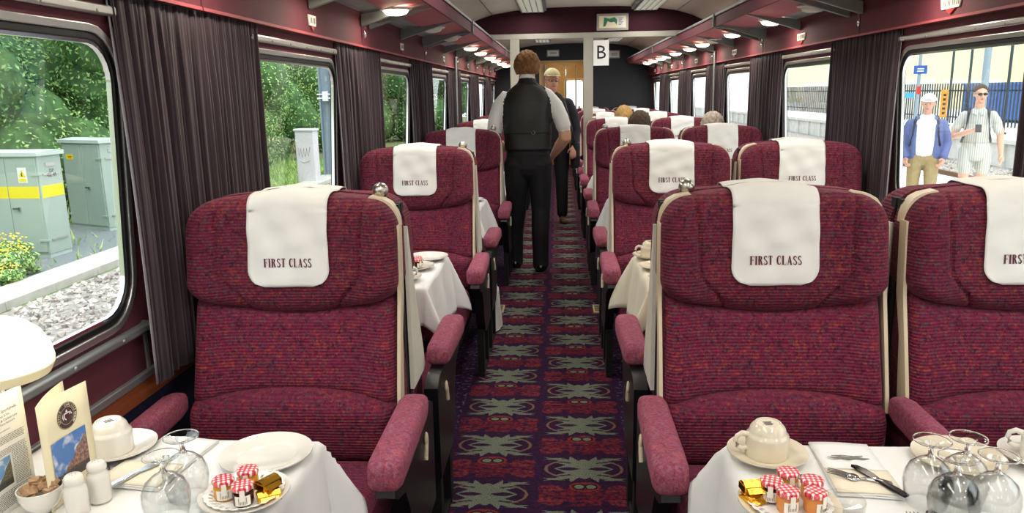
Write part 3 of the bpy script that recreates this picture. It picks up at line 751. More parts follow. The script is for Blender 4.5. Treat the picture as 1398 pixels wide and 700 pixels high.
def seat_parts():
    P = {}
    a = MB()
    def hw(v): 
        rc = .105; h = .32; d = (1 - v) * h
        w = .300
        if d < rc: w -= rc * (1 - sqrt(max(0, 1 - ((rc - d) / rc) ** 2))) * .80
        if v < .18: w -= .022 * (1 - v / .18) ** 2
        w += .006
        return w
    pillow(a, hw, lambda s: .848 + .050 * s * s, lambda s: 1.190 - .014 * s * s, head_y, -.012, .050, 96, 40)
    P['headrest'] = (a.mesh('headrest', 'moquette'))
    a = MB()
    pillow(a, lambda v: .298 - .006 * v, lambda s: .632 - .040 * s * s, lambda s: .854 + .050 * s * s,
           lambda x, z: -.192 + .070 * (z - .6) / .27 - .022 * sm(.16, .28, abs(x)), -.03, .035, 44, 22)
    P['back_cushion'] = a.mesh('back_cushion', 'moquette_back')
    a = MB()
    pillow(a, lambda v: .298, lambda s: .43, lambda s: .644 - .040 * s * s,
           lambda x, z: -.222 - .028 * sin(pi * min(1, max(0, (z - .4) / .3))), -.04, .04, 40, 16)
    P['lumbar_cushion'] = a.mesh('lumbar_cushion', 'moquette_back')
    a = MB()
    def sf(u, v):
        pass
    b = MB()
    pillow(b, lambda v: .285, lambda s: .22 , lambda s: .715, lambda x, z: -.135 - .02 * sin(pi * (z - .2) / .5), -.0, .045, 40, 30)
    a.v = [Vector((p.x, -p.z, -p.y + .315)) for p in b.v]; a.f = b.f; a.m = b.m
    P['seat_cushion'] = a.mesh('seat_cushion', 'moquette_seat')
    poly = [(-.100, 1.10), (-.108, 1.0), (-.118, .90), (-.15, .78), (-.185, .64), (-.195, .585), (-.17, .57), (-.0, .57), (.0, 1.10), (-.04, 1.12), (-.085, 1.115)]
    polyf = [(-.100, 1.10), (-.108, 1.0), (-.118, .90), (-.15, .78), (-.185, .64), (-.195, .585), (-.17, .57), (-.14, .58), (-.115, .78), (-.075, .90), (-.058, 1.10)]
    polya = [(-.012, 1.08), (-.05, .96), (-.11, .80), (-.172, .66), (-.197, .585), (-.17, .57), (.0, .57), (.0, 1.08)]
    for sx, nm in ((-1, 'L'), (1, 'R'), (-1, 'l'), (1, 'r')):
        a = MB(); a.prism(polya if nm in 'LR' else polyf, lambda p, q, t: (t, p, q), sx * .301, sx * (.313 if nm in 'LR' else .311))
        if nm in 'lr':
            path = [(.3065, 1.09), (.3045, 1.115), (.297, 1.14), (.283, 1.160), (.262, 1.172), (.225, 1.180)]
            vs = []
            for (x, z) in path: vs += [(sx * x, -.072, z + .001), (sx * x, -.030, z + .001), (sx * (x - .01), -.030, z - .008), (sx * (x - .01), -.072, z - .008)]
            a.add(vs, [(4 * i + k, 4 * i + (k + 1) % 4, 4 * i + 4 + (k + 1) % 4, 4 * i + 4 + k) for i in range(len(path) - 1) for k in range(4)] + [(0, 1, 2, 3), (20, 21, 22, 23)])
        P['side_shell' + nm] = a.mesh('side_shell', 'cream_plastic' if nm in 'lr' else 'cream_fabric', 30)
    a = MB(); a.box(-.298, .298, -.035, -.006, .25, 1.15)
    a.box(-.27, .27, -.66, -.06, .24, .335)
    P['back_board'] = a.mesh('back_board', 'black_matt')
    return P
SP = seat_parts()
def arm_mesh(w):
    a = MB(); n = 20
    st = [(-.185, .0, .0), (-.188, .024, .018), (-.20, .033, .030), (-.24, .037, .037), (-.50, .039, .040), (-.580, .039, .040), (-.605, .035, .036), (-.616, .026, .026), (-.616, .0, .0)]
    vs = []
    for y, hx, hz_ in st:
        zc = .606 - .010 * sm(-.3, -.6, y)
        for k in range(n):
            t = 2 * pi * k / n; c_, s_ = cos(t), sin(t)
            ex = .55
            vs.append((hx * w / .037 * abs(c_) ** ex * (1 if c_ > 0 else -1), y, zc + hz_ * abs(s_) ** ex * (1 if s_ > 0 else -1)))
    a.add(vs, [(i * n + k, i * n + (k + 1) % n, (i + 1) * n + (k + 1) % n, (i + 1) * n + k) for i in range(len(st) - 1) for k in range(n)])
    return a.mesh('armrest', 'moquette_arm', 60)
ARM = {w: arm_mesh(w) for w in (.041, .031)}
def aisle_panel():
    a = MB()
    poly = [(-.10, .575), (-.20, .575), (-.59, .565), (-.60, .54), (-.56, .515), (-.48, .49), (-.435, .42), (-.41, .33), (-.36, .26), (-.30, .235), (-.06, .235), (-.05, .55)]
    a.prism(poly, lambda p, q, t: (t, p, q), -.022, .022)
    return a.mesh('arm_panel', 'black_plastic')
PANEL = aisle_panel()
def legs_mesh():
    a = MB()
    for y in (-.34, -.12): a.box(-.017, .017, y - .025, y + .025, .0, .26)
    a.box(-.014, .014, -.37, -.09, .0, .02)
    return a.mesh('leg_frame', 'black_matt')
LEGS = legs_mesh()
def lever_mesh():
    a = MB(); a.ell((0, 0, 0), (.006, .016, .02)); a.tube([(0, 0, 0), (0, -.02, -.055)], .007, 8); return a.mesh('recline_lever', 'cream_plastic')
LEVER = lever_mesh()
def knob_mesh():
    a = MB(); a.ell((0, 0, .028), (.023, .023, .023), 0, 20, 14); a.tube([(0, 0, -.03), (0, 0, .012)], .009, 10); a.lathe([(.016, -.004), (.014, .004), (.009, .008)], 16)
    return a.mesh('grab_knob', 'satin_steel', 60)
KNOB = knob_mesh()
def link(name, me, parent, loc=(0, 0, 0), scale=None, rz=0):
    o = bpy.data.objects.new(name, me); COL.objects.link(o); o.parent = parent; o.location = loc; o.rotation_euler = (0, 0, rz)
    if scale: o.scale = scale
    return o
def make_seat(arms, knob, shells):                                # arms: list of (x, width, aisle?)
    r = empty('train_seat', (0, 0, 0))
    for k in ('headrest', 'back_cushion', 'lumbar_cushion', 'seat_cushion', 'back_board'): link(k, SP[k], r)
    for k in shells: link('side_shell', SP['side_shell' + k], r)
    for x, w, aisle in arms:
        link('armrest', ARM[w], r, (x, 0, 0))
        if aisle:
            pn = link('arm_panel', PANEL, r, (x + (.0), 0, 0)); link('recline_lever', LEVER, pn, ((.026 if x > 0 else -.026), -.20, .50))
            link('leg_frame', LEGS, r, (x * .985, 0, 0))
        link('leg_frame', LEGS, r, (-x * .7 if aisle else x * .6, 0, 0)) if aisle else None
    if knob is not None: link('grab_knob', KNOB, r, (knob, -.018, 1.163))
    return r
# column centre x, and arms for a seat that faces the camera (aisle side sign)
COLS = {'L': (-.765, 1), 'A': (.585, -1), 'W': (1.25, 0)}
protos = {}
def arms_for(c, facing):
    if c == 'L': a = [(.355, .041, True), (-.335, .031, False)]
    elif c == 'A': a = [(-.335, .041, True), (.333, .031, False)]
    else: a = [(.335, .031, False)]
    if facing < 0: a = [(-x, w, f) for x, w, f in a]
    return a
# embroidered lettering drawn with serifs
def glyphs():
    G = {}
    def stem(x, w=.19): return [[(x - w / 2, 0), (x + w / 2, 0), (x + w / 2, 1), (x - w / 2, 1)], [(x - .14, 0), (x + .14, 0), (x + .14, .05), (x - .14, .05)], [(x - .14, .95), (x + .14, .95), (x + .14, 1), (x - .14, 1)]]
    def q(x0, y0, x1, y1): return [(x0, y0), (x1, y0), (x1, y1), (x0, y1)]
    def arc(cx, cy, rx, ry, t0, t1, w0, w1, n=10):
        o = []
        for i in range(n):
            a, b = t0 + (t1 - t0) * i / n, t0 + (t1 - t0) * (i + 1) / n
            def pt(t, k):
                f = (t - t0) / (t1 - t0); w = w0 + (w1 - w0) * sin(pi * f)
                return (cx + (rx + k * w / 2) * cos(t), cy + (ry + k * w / 2 * .8) * sin(t))
            o.append([pt(a, -1), pt(a, 1), pt(b, 1), pt(b, -1)])
        return o
    G['I'] = (stem(.14), .28)
    G['F'] = (stem(.14) + [q(.14, .94, .50, 1), q(.46, .78, .50, 1), q(.14, .50, .40, .555), q(.37, .42, .41, .63)], .52)
    G['L'] = (stem(.14) + [q(.14, 0, .50, .06), q(.46, 0, .50, .24)], .52)
    G['T'] = ([q(.17, 0, .36, 1), q(.12, 0, .41, .05), q(.02, .94, .51, 1), q(.02, .76, .06, 1), q(.47, .76, .51, 1)], .53)
    G['R'] = (stem(.14) + arc(.24, .76, .17, .205, -pi / 2, pi / 2, .07, .17) + [q(.14, .94, .26, 1), q(.14, .52, .26, .57), [(.24, .55), (.40, .55), (.58, 0), (.40, 0)], q(.40, 0, .60, .05)], .60)
    G['A'] = ([[(.05, 0), (.12, 0), (.32, 1), (.24, 1)], [(.23, 1), (.36, 1), (.57, 0), (.38, 0)], q(.14, .30, .44, .36), q(0, 0, .18, .05), q(.34, 0, .60, .05)], .60)
    G['C'] = (arc(.30, .5, .21, .46, pi * .28, pi * 1.72, .07, .20, 16) + [q(.44, .68, .48, .98), q(.44, .04, .48, .30)], .52)
    s = arc(.25, .73, .155, .21, pi * .15, pi * 1.35, .08, .16, 10) + arc(.25, .25, .165, .21, -pi * .85, pi * .35, .08, .16, 10)
    s += [[(.12, .62), (.20, .66), (.42, .40), (.33, .33)], q(.38, .74, .42, .98), q(.06, .04, .10, .28)]
    G['S'] = (s, .48)
    G[' '] = ([], .30)
    return G
GL = glyphs()
def cloth_front(x, z): return head_y(x * .55, z) - .0065 - .0015 * sin(x * 60 + z * 30) - .001 * sin(x * 25 - z * 70)
def flat_near_text(x, z): return 1 - sm(.05, .02, abs(z - 1.003)) * .9
def cover_meshes(seed):
    rr = random.Random(seed); p1, p2 = rr.uniform(0, 6), rr.uniform(0, 6)
    zb = .935
    def fn(u, v):
        sx = 2 * u - 1
        L1 = 1.155 - zb; L2 = .045 * pi / 2; L3 = .085; T = L1 + L2 + L3; s = v * T
        hwid = .119 - .004 * sin(pi * v)
        if s < .05: hwid -= .05 * (1 - sqrt(max(0, 1 - ((.05 - s) / .05) ** 2)))
        x = sx * hwid
        w = flat_near_text(x, zb + s) * .0022 * sin(x * 55 + s * 40 + p1) * sm(0, .1, s) + flat_near_text(x, zb + s) * .0016 * sin(x * 24 - s * 75 + p2)
        if s < L1:
            z = zb + s; y = cloth_front(x, z) - w * .7
        else:
            y0 = cloth_front(x, 1.155)
            if s < L1 + L2:
                t = (s - L1) / .045; y = y0 + .045 * (1 - cos(t)); z = 1.155 + .045 * sin(t) + w * .5
            else: y = y0 + .045 + (s - L1 - L2); z = 1.2 + w * .6
            y = min(y, -.004)
            z -= .010 * sx * sx
        return (x, y, z)
    a = MB(); a.grid(fn, 28, 44); me = a.mesh('cover', 'white_cotton', 180)
    # lettering follows the cloth
    word = 'FIRST CLASS'; adv = .085; tot = sum(GL[c][1] + adv for c in word) - adv
    H = .0245; sc = .138 / tot; x = -.069 + .0; b = MB()
    for c in word:
        for poly in GL[c][0]:
            pts = [(x + px * sc, .991 + pz * H) for px, pz in poly]
            b.add([(px, cloth_front(px, pz) - .0034, pz) for px, pz in pts], [tuple(range(len(pts)))])
        x += (GL[c][1] + adv) * sc
    return me, b.mesh('lettering', 'maroon_ink', 0)
COVERS = [cover_meshes(s) for s in (3, 11, 27)]
def make_cover(i):
    me, lt = COVERS[i]
    o = bpy.data.objects.new('headrest_cover', me); COL.objects.link(o)
    md = o.modifiers.new('t', 'SOLIDIFY'); md.thickness = .0016; md.offset = 1
    link('lettering', lt, o)
    return o
ORD = ['first', 'second', 'third', 'fourth', 'fifth', 'sixth', 'seventh']
CW = {'L': 'left of the aisle', 'A': 'right of the aisle', 'W': 'by the right windows'}
seat_objs = {}
for k in range(7):
    for c, (cx, sg) in COLS.items():
        for facing in (1, -1):
            if k == 6 and facing < 0: continue
            Y = 2.2 + PITCH * k
            key = (c, facing)
            knob = None
            if facing > 0 and c != 'W': knob = .245 * sg if c == 'L' else -.225
            if key not in protos:
                protos[key] = make_seat(arms_for(c, facing), knob, {('L', 1): 'r', ('L', -1): 'L', ('A', 1): 'lr', ('A', -1): 'LR', ('W', 1): 'l', ('W', -1): 'R'}[key]); o = protos[key]
            else: o = dup(protos[key])
            o.location = (cx, Y, 0); o.rotation_euler = (0, 0, 0 if facing > 0 else pi)
            look = 'facing the camera' if facing > 0 else 'facing away'
            tag(o, 'maroon moquette train seat %s, %s, %s row from the camera' % (look, CW[c], ORD[k]), 'seat', 'first class seats')
            cv = make_cover((k + (0 if c == 'L' else 1 if c == 'A' else 2)) % 3)
            cv.location = (cx + (-.003 if c == 'L' else .0), Y, 0); cv.rotation_euler = (0, 0, 0 if facing > 0 else pi)
            tag(cv, 'white headrest cover %s, %s, %s row from camera' % (look, CW[c], ORD[k]), 'headrest cover', 'headrest covers')

# ------------------------------------------------------------------ tables
TZ = .722
def make_table(w, cx0):
    r = empty('dining_table', (0, 0, 0)); w2 = w / 2
    a = MB(); pts = rrect(w, .56, .03, 4); a.prism(pts, lambda p, q, t: (p, q, t), TZ - .03, TZ - .004); a.build('tabletop', 'frame_grey', r, bevel=.003)
    a = MB(); lx = -w2 * .15 if cx0 < 0 else w2 * .1
    a.box(lx - .03, lx + .03, -.035, .035, .02, TZ - .03); a.build('leg', 'black_plastic', r, bevel=.004)
    a = MB(); a.box(lx - .12, lx + .12, -.15, .15, 0, .02); a.build('foot', 'black_plastic', r, bevel=.006)
    return r
def cloth_mesh(w, d, side, seed, mat, hang=(.27, .17)):
    """side: +1 the aisle edge is at +x, -1 at -x; the far x edge meets the wall."""
    rr = random.Random(seed); ph = [rr.uniform(0, 6.28) for _ in range(8)]
    hx, hy = hang; w2, d2 = w / 2, d / 2
    nx, ny = 64, 56
    def fn(u, v):
        X = -w2 + u * (w + hx); Y = -(d2 + hy) + v * 2 * (d2 + hy)
        ox = max(0, X - w2); oy = max(0, abs(Y) - d2); sy = 1 if Y > 0 else -1
        cxp, cyp = min(X, w2), max(-d2, min(d2, Y))
        o = hypot(ox, oy)
        z = TZ
        if o > 0:
            r = .012; drop = max(0, o - r * .4)
            nxv, nyv = ox / o, oy / o * sy
            cor = 2 * min(ox, oy) / (o + 1e-6)
            fl = .10 + .25 * cor
            wave = .010 * sin((cxp if oy > 0 else 0) * 26 + (cyp if ox > 0 else 0) * 24 + ph[0]) * min(1, o * 6) + .012 * sin(atan2(oy, ox + 1e-9) * 6 + ph[1]) * cor * min(1, o * 5)
            out = min(o, r) + drop * fl + wave
            cxp += nxv * out; cyp += nyv * out
            z = TZ - drop * (.97 - .05 * cor)
        z += .0007 * sin(X * 22 + ph[2]) + .0007 * sin(Y * 27 + ph[3])
        return (cxp * side, cyp, z)
    a = MB(); a.grid(fn, nx, ny); return a.mesh('tablecloth', mat, 180)
TC = {}
tabs = {}
for k in range(-1, 6):
    Y = 1.225 + PITCH * k if k >= 0 else None
    if k < 0: continue
    for side in ('left', 'right'):
        w = .60 if side == 'left' else 1.30
        cx = -.835 if side == 'left' else .352 + .65
        if side not in tabs: tabs[side] = make_table(w, cx); o = tabs[side]
        else: o = dup(tabs[side])
        o.location = (cx, Y, 0)
        tag(o, 'table under a white cloth %s of the aisle, %s bay from the camera' % (side, ORD[k]), 'table', 'saloon tables')
        mat = 'linen' if side == 'left' else ('linen_cream' if k in (1,) else 'linen')
        me = cloth_mesh(w, .59, 1 if side == 'left' else -1, 10 + k * 2 + (side == 'left'), mat, (.27, .16) if k else ((.30, .14) if side == 'left' else (.30, .10)))
        o = bpy.data.objects.new('tablecloth', me); COL.objects.link(o); o.location = (cx, Y, 0)
        md = o.modifiers.new('t', 'SOLIDIFY'); md.thickness = .0018; md.offset = -1
        tag(o, '%s tablecloth hanging over the table %s of the aisle, %s bay from the camera' % ('cream' if mat == 'linen_cream' else 'white', side, ORD[k]), 'tablecloth', 'tablecloths')
# ------------------------------------------------------------------ the left side outside: ballast, kerb, cabinets, trees
plain('ballast', '#a09890', .9, var=.45, vs=14, bmp=1.0, bs=22)
plain('stone_a', '#bdb2a8', .9, var=.3, vs=8); plain('stone_b', '#958b83', .9, var=.3, vs=8); plain('stone_c', '#d8d0c8', .9)
plain('concrete', '#c6c3b8', .85, var=.12, vs=5, bmp=.3, bs=60)
plain('tarmac', '#7d8384', .9, var=.15, vs=30)
plain('earth', '#6f7a4a', .95, var=.35, vs=5)
plain('cabinet_grey', '#a9b8ac', .5, var=.03, vs=3)
plain('cabinet_light', '#c3cfc6', .5, var=.03)
plain('yellow_paint', '#f2df1c', .5)
plain('post_grey', '#8fa0aa', .6, var=.05)
plain('white_cabinet', '#d5d2d4', .6, var=.05)
plain('bark', '#5a4c3c', .9, var=.2)
def leafmat(name, a, b_, c):
    m, nt, b = nmat(name); t = nt.nodes.new('ShaderNodeNewGeometry'); 
    nt.links.new(ramp(nt, t.outputs['Random Per Island'], [(0, a), (.5, b_), (1, c)]), b.inputs['Base Color'])
    b.inputs['Roughness'].default_value = .5; b.inputs['Subsurface Weight'].default_value = 0
    b.inputs['Transmission Weight'].default_value = 0
leafmat('leaf_mid', '#4c7a38', '#7aa653', '#a9c97a'); leafmat('leaf_light', '#78a04a', '#a2c868', '#cfe496'); leafmat('leaf_dark', '#38603a', '#5c8848', '#86ac62')
leafmat('petal', '#d8c020', '#f0dc3c', '#f8ec80')
plain('foliage_core', '#486a3a', .9, var=.4, vs=3)
GZ = -1.12
a = MB(); a.box(-60, XL - .75, -30, 90, -1.5, GZ - .02); struct(a.build('ground', 'earth', smooth=0))
a = MB(); a.box(-7.0, XL - .4, -20, 80, -1.45, GZ - .01); tag(a.build('track_ballast', 'ballast', smooth=0), 'grey stone ballast bed beside the track left of the coach', 'ballast', kind='stuff')
# loose stones
rr = random.Random(4); a = MB()
mats = ['stone_a', 'stone_b', 'stone_c']
for i in range(8000):
    t = rr.random(); y = 4.0 + 14 * t ** 1.5; x = -6.95 + rr.random() * 4.6
    if i > 6800: y = 16 + rr.random() * 10; x = -7 + rr.random() * 2.5
    s_ = rr.uniform(.022, .050); z = GZ - .01 + s_ * .3
    ax = [s_ * rr.uniform(.7, 1.4) for _ in range(3)]; R_ = Euler((rr.random() * 6, rr.random() * 6, rr.random() * 6)).to_matrix()
    vs = [R_ @ Vector(v) + Vector((x, y, z)) for v in ((ax[0], 0, 0), (-ax[0], 0, 0), (0, ax[1], 0), (0, -ax[1], 0), (0, 0, ax[2]), (0, 0, -ax[2]))]
    a.add(vs, [(0, 2, 4), (2, 1, 4), (1, 3, 4), (3, 0, 4), (2, 0, 5), (1, 2, 5), (3, 1, 5), (0, 3, 5)], rr.randrange(3))
tag(a.build('gravel_stones', mats, smooth=0), 'loose pale and brown stones strewn over the ballast bed', 'gravel', kind='stuff')
a = MB()
for i in range(70):
    y = -10 + i * 1.0; a.box(-7.72, -7.08, y + .006, y + .994, GZ - .1, GZ + .10)
tag(a.build('cable_trough', 'concrete', bevel=.01), 'pale concrete cable trough kerb running along the ballast', 'kerb')
a = MB(); a.box(-10.6, -7.72, 8.5, 17.5, -1.4, GZ + .015); struct(a.build('path', 'tarmac', smooth=0))

def cabinet(x0, y0, x1, y1, h, depth, label, band=True, mat='cabinet_grey'):
    w = hypot(x1 - x0, y1 - y0); o = empty('lineside_cabinet', ((x0 + x1) / 2, (y0 + y1) / 2, GZ + .015), atan2(y1 - y0, x1 - x0)); tag(o, label, 'cabinet')
    W2 = w / 2
    MB().box(-W2, W2, 0, depth, .06, h - .09).build('body', mat, o, bevel=.008)
    MB().box(-W2 + .01, W2 - .01, .01, depth - .01, 0, .06).build('plinth', 'cabinet_light', o)
    a = MB(); a.prism([(-.05, h - .10), (-.05, h - .03), (depth * .5, h), (depth + .05, h - .03), (depth + .05, h - .10)], lambda p, q, t: (t, p, q), -W2 - .05, W2 + .05); a.build('roof', 'cabinet_light', o, bevel=.008)
    for i, (a0, a1) in enumerate(((-W2 + .03, -.008), (.008, W2 - .03))):
        d = MB().box(a0, a1, -.018, 0, .10, h - .13).build('door', mat, o, bevel=.004)
        hx = a0 if i == 0 else a1
        b = MB()
        for zz in (.28, h - .42): b.box(hx - .10 + (.05 if i == 0 else -.0), hx + .10 - (.05 if i == 0 else 0), -.035, -.016, zz, zz + .035)
        b.build('hinge', mat, d, bevel=.004)
        if band: MB().box(a0, a1, -.0195, -.0175, h * .56, h * .56 + .20).build('yellow_band', 'yellow_paint', d)
        if i == 1:
            b = MB(); b.box(a0 + .05, a0 + .17, -.05, -.035, h * .46, h * .46 + .025); b.box(a0 + .15, a0 + .18, -.05, -.016, h * .46 - .03, h * .46 + .035); b.build('door_handle', 'steel', d)
    b = MB()
    for zz in (.28, h - .42): b.box(W2 - .002, W2 + .015, depth * .15, depth * .85, zz, zz + .03)
    b.box(W2, W2 + .012, depth * .3, depth * .7, h - .28, h - .22); b.build('side_hinge', 'steel', o)
    if band: MB().box(W2 - .001, W2 + .003, .02, depth - .02, h * .56, h * .56 + .20).build('side_band', 'yellow_paint', o)
    return o
cabinet(-9.72, 12.12, -8.55, 12.05, 1.80, .55, 'grey lineside cabinet with a yellow band, nearer the coach of the two')
c1 = bpy.data.objects['lineside_cabinet']
b = MB(); b.box(.22, .38, -.0215, -.0185, 1.27, 1.52); p = b.build('warning_sticker', 'white_card', c1)
b = MB(); b.prism([(.235, 1.36), (.365, 1.36), (.30, 1.49)], lambda p_, q, t: (p_, t, q), -.024, -.021); b.box(.235, .365, -.024, -.021, 1.285, 1.34); b.build('triangle', 'yellow_paint', p)
b = MB(); b.prism([(.285, 1.375), (.31, 1.375), (.30, 1.42), (.318, 1.42), (.295, 1.465), (.30, 1.425), (.283, 1.425)], lambda p_, q, t: (p_, t, q), -.0255, -.0235); b.build('bolt_symbol', 'black_ink', p)
for txt, zz in (('DP', 1.44), ('GL 40', 1.37)):
    vs, fs = text_polys(txt, .085); b = MB(); b.add([(.6035, .28 + v.x, zz + v.y) for v in vs], fs); b.build('lettering', 'black_ink', c1, smooth=0)
cabinet(-10.15, 15.1, -9.05, 14.62, 1.85, .55, 'plain grey lineside cabinet with an orange label, farther of the two', band=False, mat='cabinet_grey')
c2 = bpy.data.objects['lineside_cabinet.001']
b = MB(); b.box(-.46, -.24, -.0215, -.018, 1.42, 1.52); p = b.build('orange_label', 'yellow_paint', c2)
b = MB(); b.box(-.40, -.28, -.023, -.021, 1.475, 1.49); b.box(-.40, -.28, -.023, -.021, 1.445, 1.46); b.build('lettering', 'red_plastic', p)
b = MB(); b.box(.553, .557, .12, .45, 1.15, 1.42); b.build('white_notice', 'white_card', c2)
# slim white cabinet and mast seen through the second window
o = empty('slim_cabinet', (-7.62, 22.6, GZ), radians(-8)); tag(o, 'slim white trackside cabinet with scrawled graffiti before green bushes', 'cabinet')
MB().box(-.29, .29, 0, .35, 0, 1.58).build('body', 'white_cabinet', o, bevel=.01); MB().box(-.33, .33, -.04, .39, 1.58, 1.66).build('roof', 'white_cabinet', o, bevel=.03)
MB().box(-.26, .24, -.012, 0, .06, 1.52).build('door', 'white_cabinet', o, bevel=.004)
b = MB(); g = [(-.2, 1.1), (-.18, .85), (-.12, 1.08), (-.08, .82), (-.02, 1.1), (.02, .84), (.08, 1.1), (.12, .86), (.18, 1.12)]
b.tube([(x, -.016, z) for x, z in g], .014, 6); b.tube([(.16 * cos(t * .35) , -.016, .76 + .09 * sin(t * .35)) for t in range(10, 18)], .012, 6); b.build('graffiti', 'alu', o)
o = empty('steel_mast', (-7.42, 24.6, GZ), 0); tag(o, 'broad grey steel mast rising beyond the slim white cabinet', 'mast')
a = MB(); a.box(-.20, .20, -.03, .0, 0, 7); a.box(-.20, -.17, -.25, 0, 0, 7); a.box(.17, .20, -.25, 0, 0, 7)
a.build('post', 'post_grey', o); b = MB(); b.box(-.09, .09, -.262, -.03, 2.45, 2.75); b.box(-.26, .26, -.27, -.255, 2.52, 2.56); b.box(-.26, .26, -.27, -.255, 2.64, 2.68); b.build('number_plate', 'white_card', o)
# trees
def crown(rng, n, rx, ry, rz, size, mat, name, holes=.0):
    a = MB()
    lobes = [(Vector((rng.uniform(-.6, .6) * rx, rng.uniform(-.6, .6) * ry, rng.uniform(-.75, .75) * rz)), rng.uniform(.28, .5)) for _ in range(26)]
    for i in range(n):
        c, s_ = lobes[rng.randrange(len(lobes))]
        d = Vector((rng.gauss(0, 1), rng.gauss(0, 1), rng.gauss(0, 1))).normalized() * rng.uniform(.75, 1.08)
        p = c + Vector((d.x * rx * s_, d.y * ry * s_, d.z * rz * s_ * .8))
        L = size * rng.uniform(.6, 1.3)
        nrm = (d + Vector((rng.uniform(-.7, .7), rng.uniform(-.7, .7), rng.uniform(-.2, .9)))).normalized()
        t1 = nrm.orthogonal().normalized(); t1.rotate(Matrix.Rotation(rng.random() * 6.28, 3, nrm)); t2 = nrm.cross(t1)
        a.add([p - t1 * L, p + t2 * L * .45 , p + t1 * L, p - t2 * L * .45 + nrm * L * .1], [(0, 1, 2, 3)])
    me = a.mesh(name, mat, 0)
    core = MB()
    for c, s_ in lobes:
        core.ell(c, (rx * s_ * .86, ry * s_ * .86, rz * s_ * .68), 0, 10, 7)
    return me, core.mesh('inner_foliage', 'foliage_core', 0)
rg = random.Random(9)
CR = [crown(rg, 30000, 2.6, 2.4, 3.2, .052, 'leaf_mid', 'crown'), crown(rg, 30000, 2.6, 2.4, 3.2, .052, 'leaf_light', 'crown'), crown(rg, 30000, 2.6, 2.4, 3.2, .055, 'leaf_dark', 'crown')]
TL = []
tr = [(-12.6, 10.8, 1, .8), (-13.2, 14.2, 2, 1.0), (-12.2, 17.2, 0, .95), (-15.5, 11.5, 2, 1.45), (-15.8, 17.5, 2, 1.5), (-12.0, 21.2, 1, .72), (-14.5, 24.0, 2, 1.3), (-11.2, 26.5, 1, .75), (-12.3, 31.0, 0, 1.1), (-11.5, 37.0, 1, 1.1), (-11.0, 45.0, 0, 1.4), (-9.5, 56, 2, 1.6), (-14, 5.0, 0, 1.2), (-13.6, -2, 2, 1.3), (-14.5, -9, 0, 1.3)]
tlab = ['pale green bush just behind the two lineside cabinets', 'dark leafy tree behind the farther lineside cabinet', 'mid green tree at the right edge of the first left window',
        'tall dark tree at the far left behind the cabinets', 'tall dark tree rising behind the mid green tree', 'low pale bush left of the slim white cabinet', 'tall dark tree behind the pale bush by the slim cabinet',
        'pale bush right behind the slim white cabinet and mast', 'mid green tree beyond the steel mast', 'pale green tree seen through the third left window', 'mid green tree seen through the fourth left window',
        'large dark tree far down the line on the left', 'mid green tree outside, level with the viewer on the left', 'dark tree outside, just behind the viewer on the left', 'mid green tree outside, farthest behind the viewer on the left']
for (x, y, k, s_), lb in zip(tr, tlab):
    o = empty('leafy_tree', (x, y, GZ), rg.random() * 6.28); o.scale = (s_, s_, s_)
    tag(o, lb, 'tree', 'lineside trees and bushes')
    for me in CR[k]: link(me.name.split('.')[0], me, o, (0, 0, 2.75))
    b = MB(); b.tube([(0, 0, -.1), (.05, .03, 1.2), (.0, .1, 2.6)], [.16, .12, .07], 10); b.build('trunk', 'bark', o)
# undergrowth, grass and yellow flowers
a = MB()
for i in range(7500):
    x = rg.uniform(-11.2, -7.75); y = rg.uniform(8.6, 30)
    if -9.95 < x < -8.25 and 11.4 < y < 13.0 or (-10.4 < x < -8.8 and 14.2 < y < 15.6): continue
    if y < 15.5 and x > -9.6 and rg.random() < .75: continue
    h = rg.uniform(.06, .3) * (1.2 if x < -9.5 else .8); t = rg.random() * 6.28; w = .02
    a.add([(x - w * cos(t), y - w * sin(t), GZ), (x + w * cos(t), y + w * sin(t), GZ), (x + rg.uniform(-.1, .1), y + rg.uniform(-.1, .1), GZ + h)], [(0, 1, 2)])
tag(a.build('grass', 'leaf_light', smooth=0), 'tufts of green grass growing behind the concrete trough', 'grass', kind='stuff')
rg2 = random.Random(2)
me, core = crown(rg2, 2600, .55, .5, .26, .05, 'leaf_light', 'leaves')
fl = MB()
for i in range(80):
    t = rg2.random() * 6.28; r = rg2.random() ** .5 * .5; z = .2 + rg2.random() * .14
    fl.ell((r * cos(t), r * sin(t) * .9, z), (.022, .022, .016), 0, 6, 4)
flm = fl.mesh('flowers', 'petal', 0)
for i, (x, y, s_) in enumerate([(-8.35, 10.75, .8), (-7.95, 10.1, .55), (-8.9, 11.3, .9)]):
    o = empty('flowering_bush', (x, y, GZ + .28 * s_ * .9)); o.scale = (s_, s_, s_)
    tag(o, ['yellow flowering bush in front of the near lineside cabinet', 'small yellow flowering clump nearest the concrete trough', 'yellow flowering bush at the far left before the cabinets'][i], 'bush')
    link('leaves', me, o); link('inner_foliage', core, o); link('flowers', flm, o)

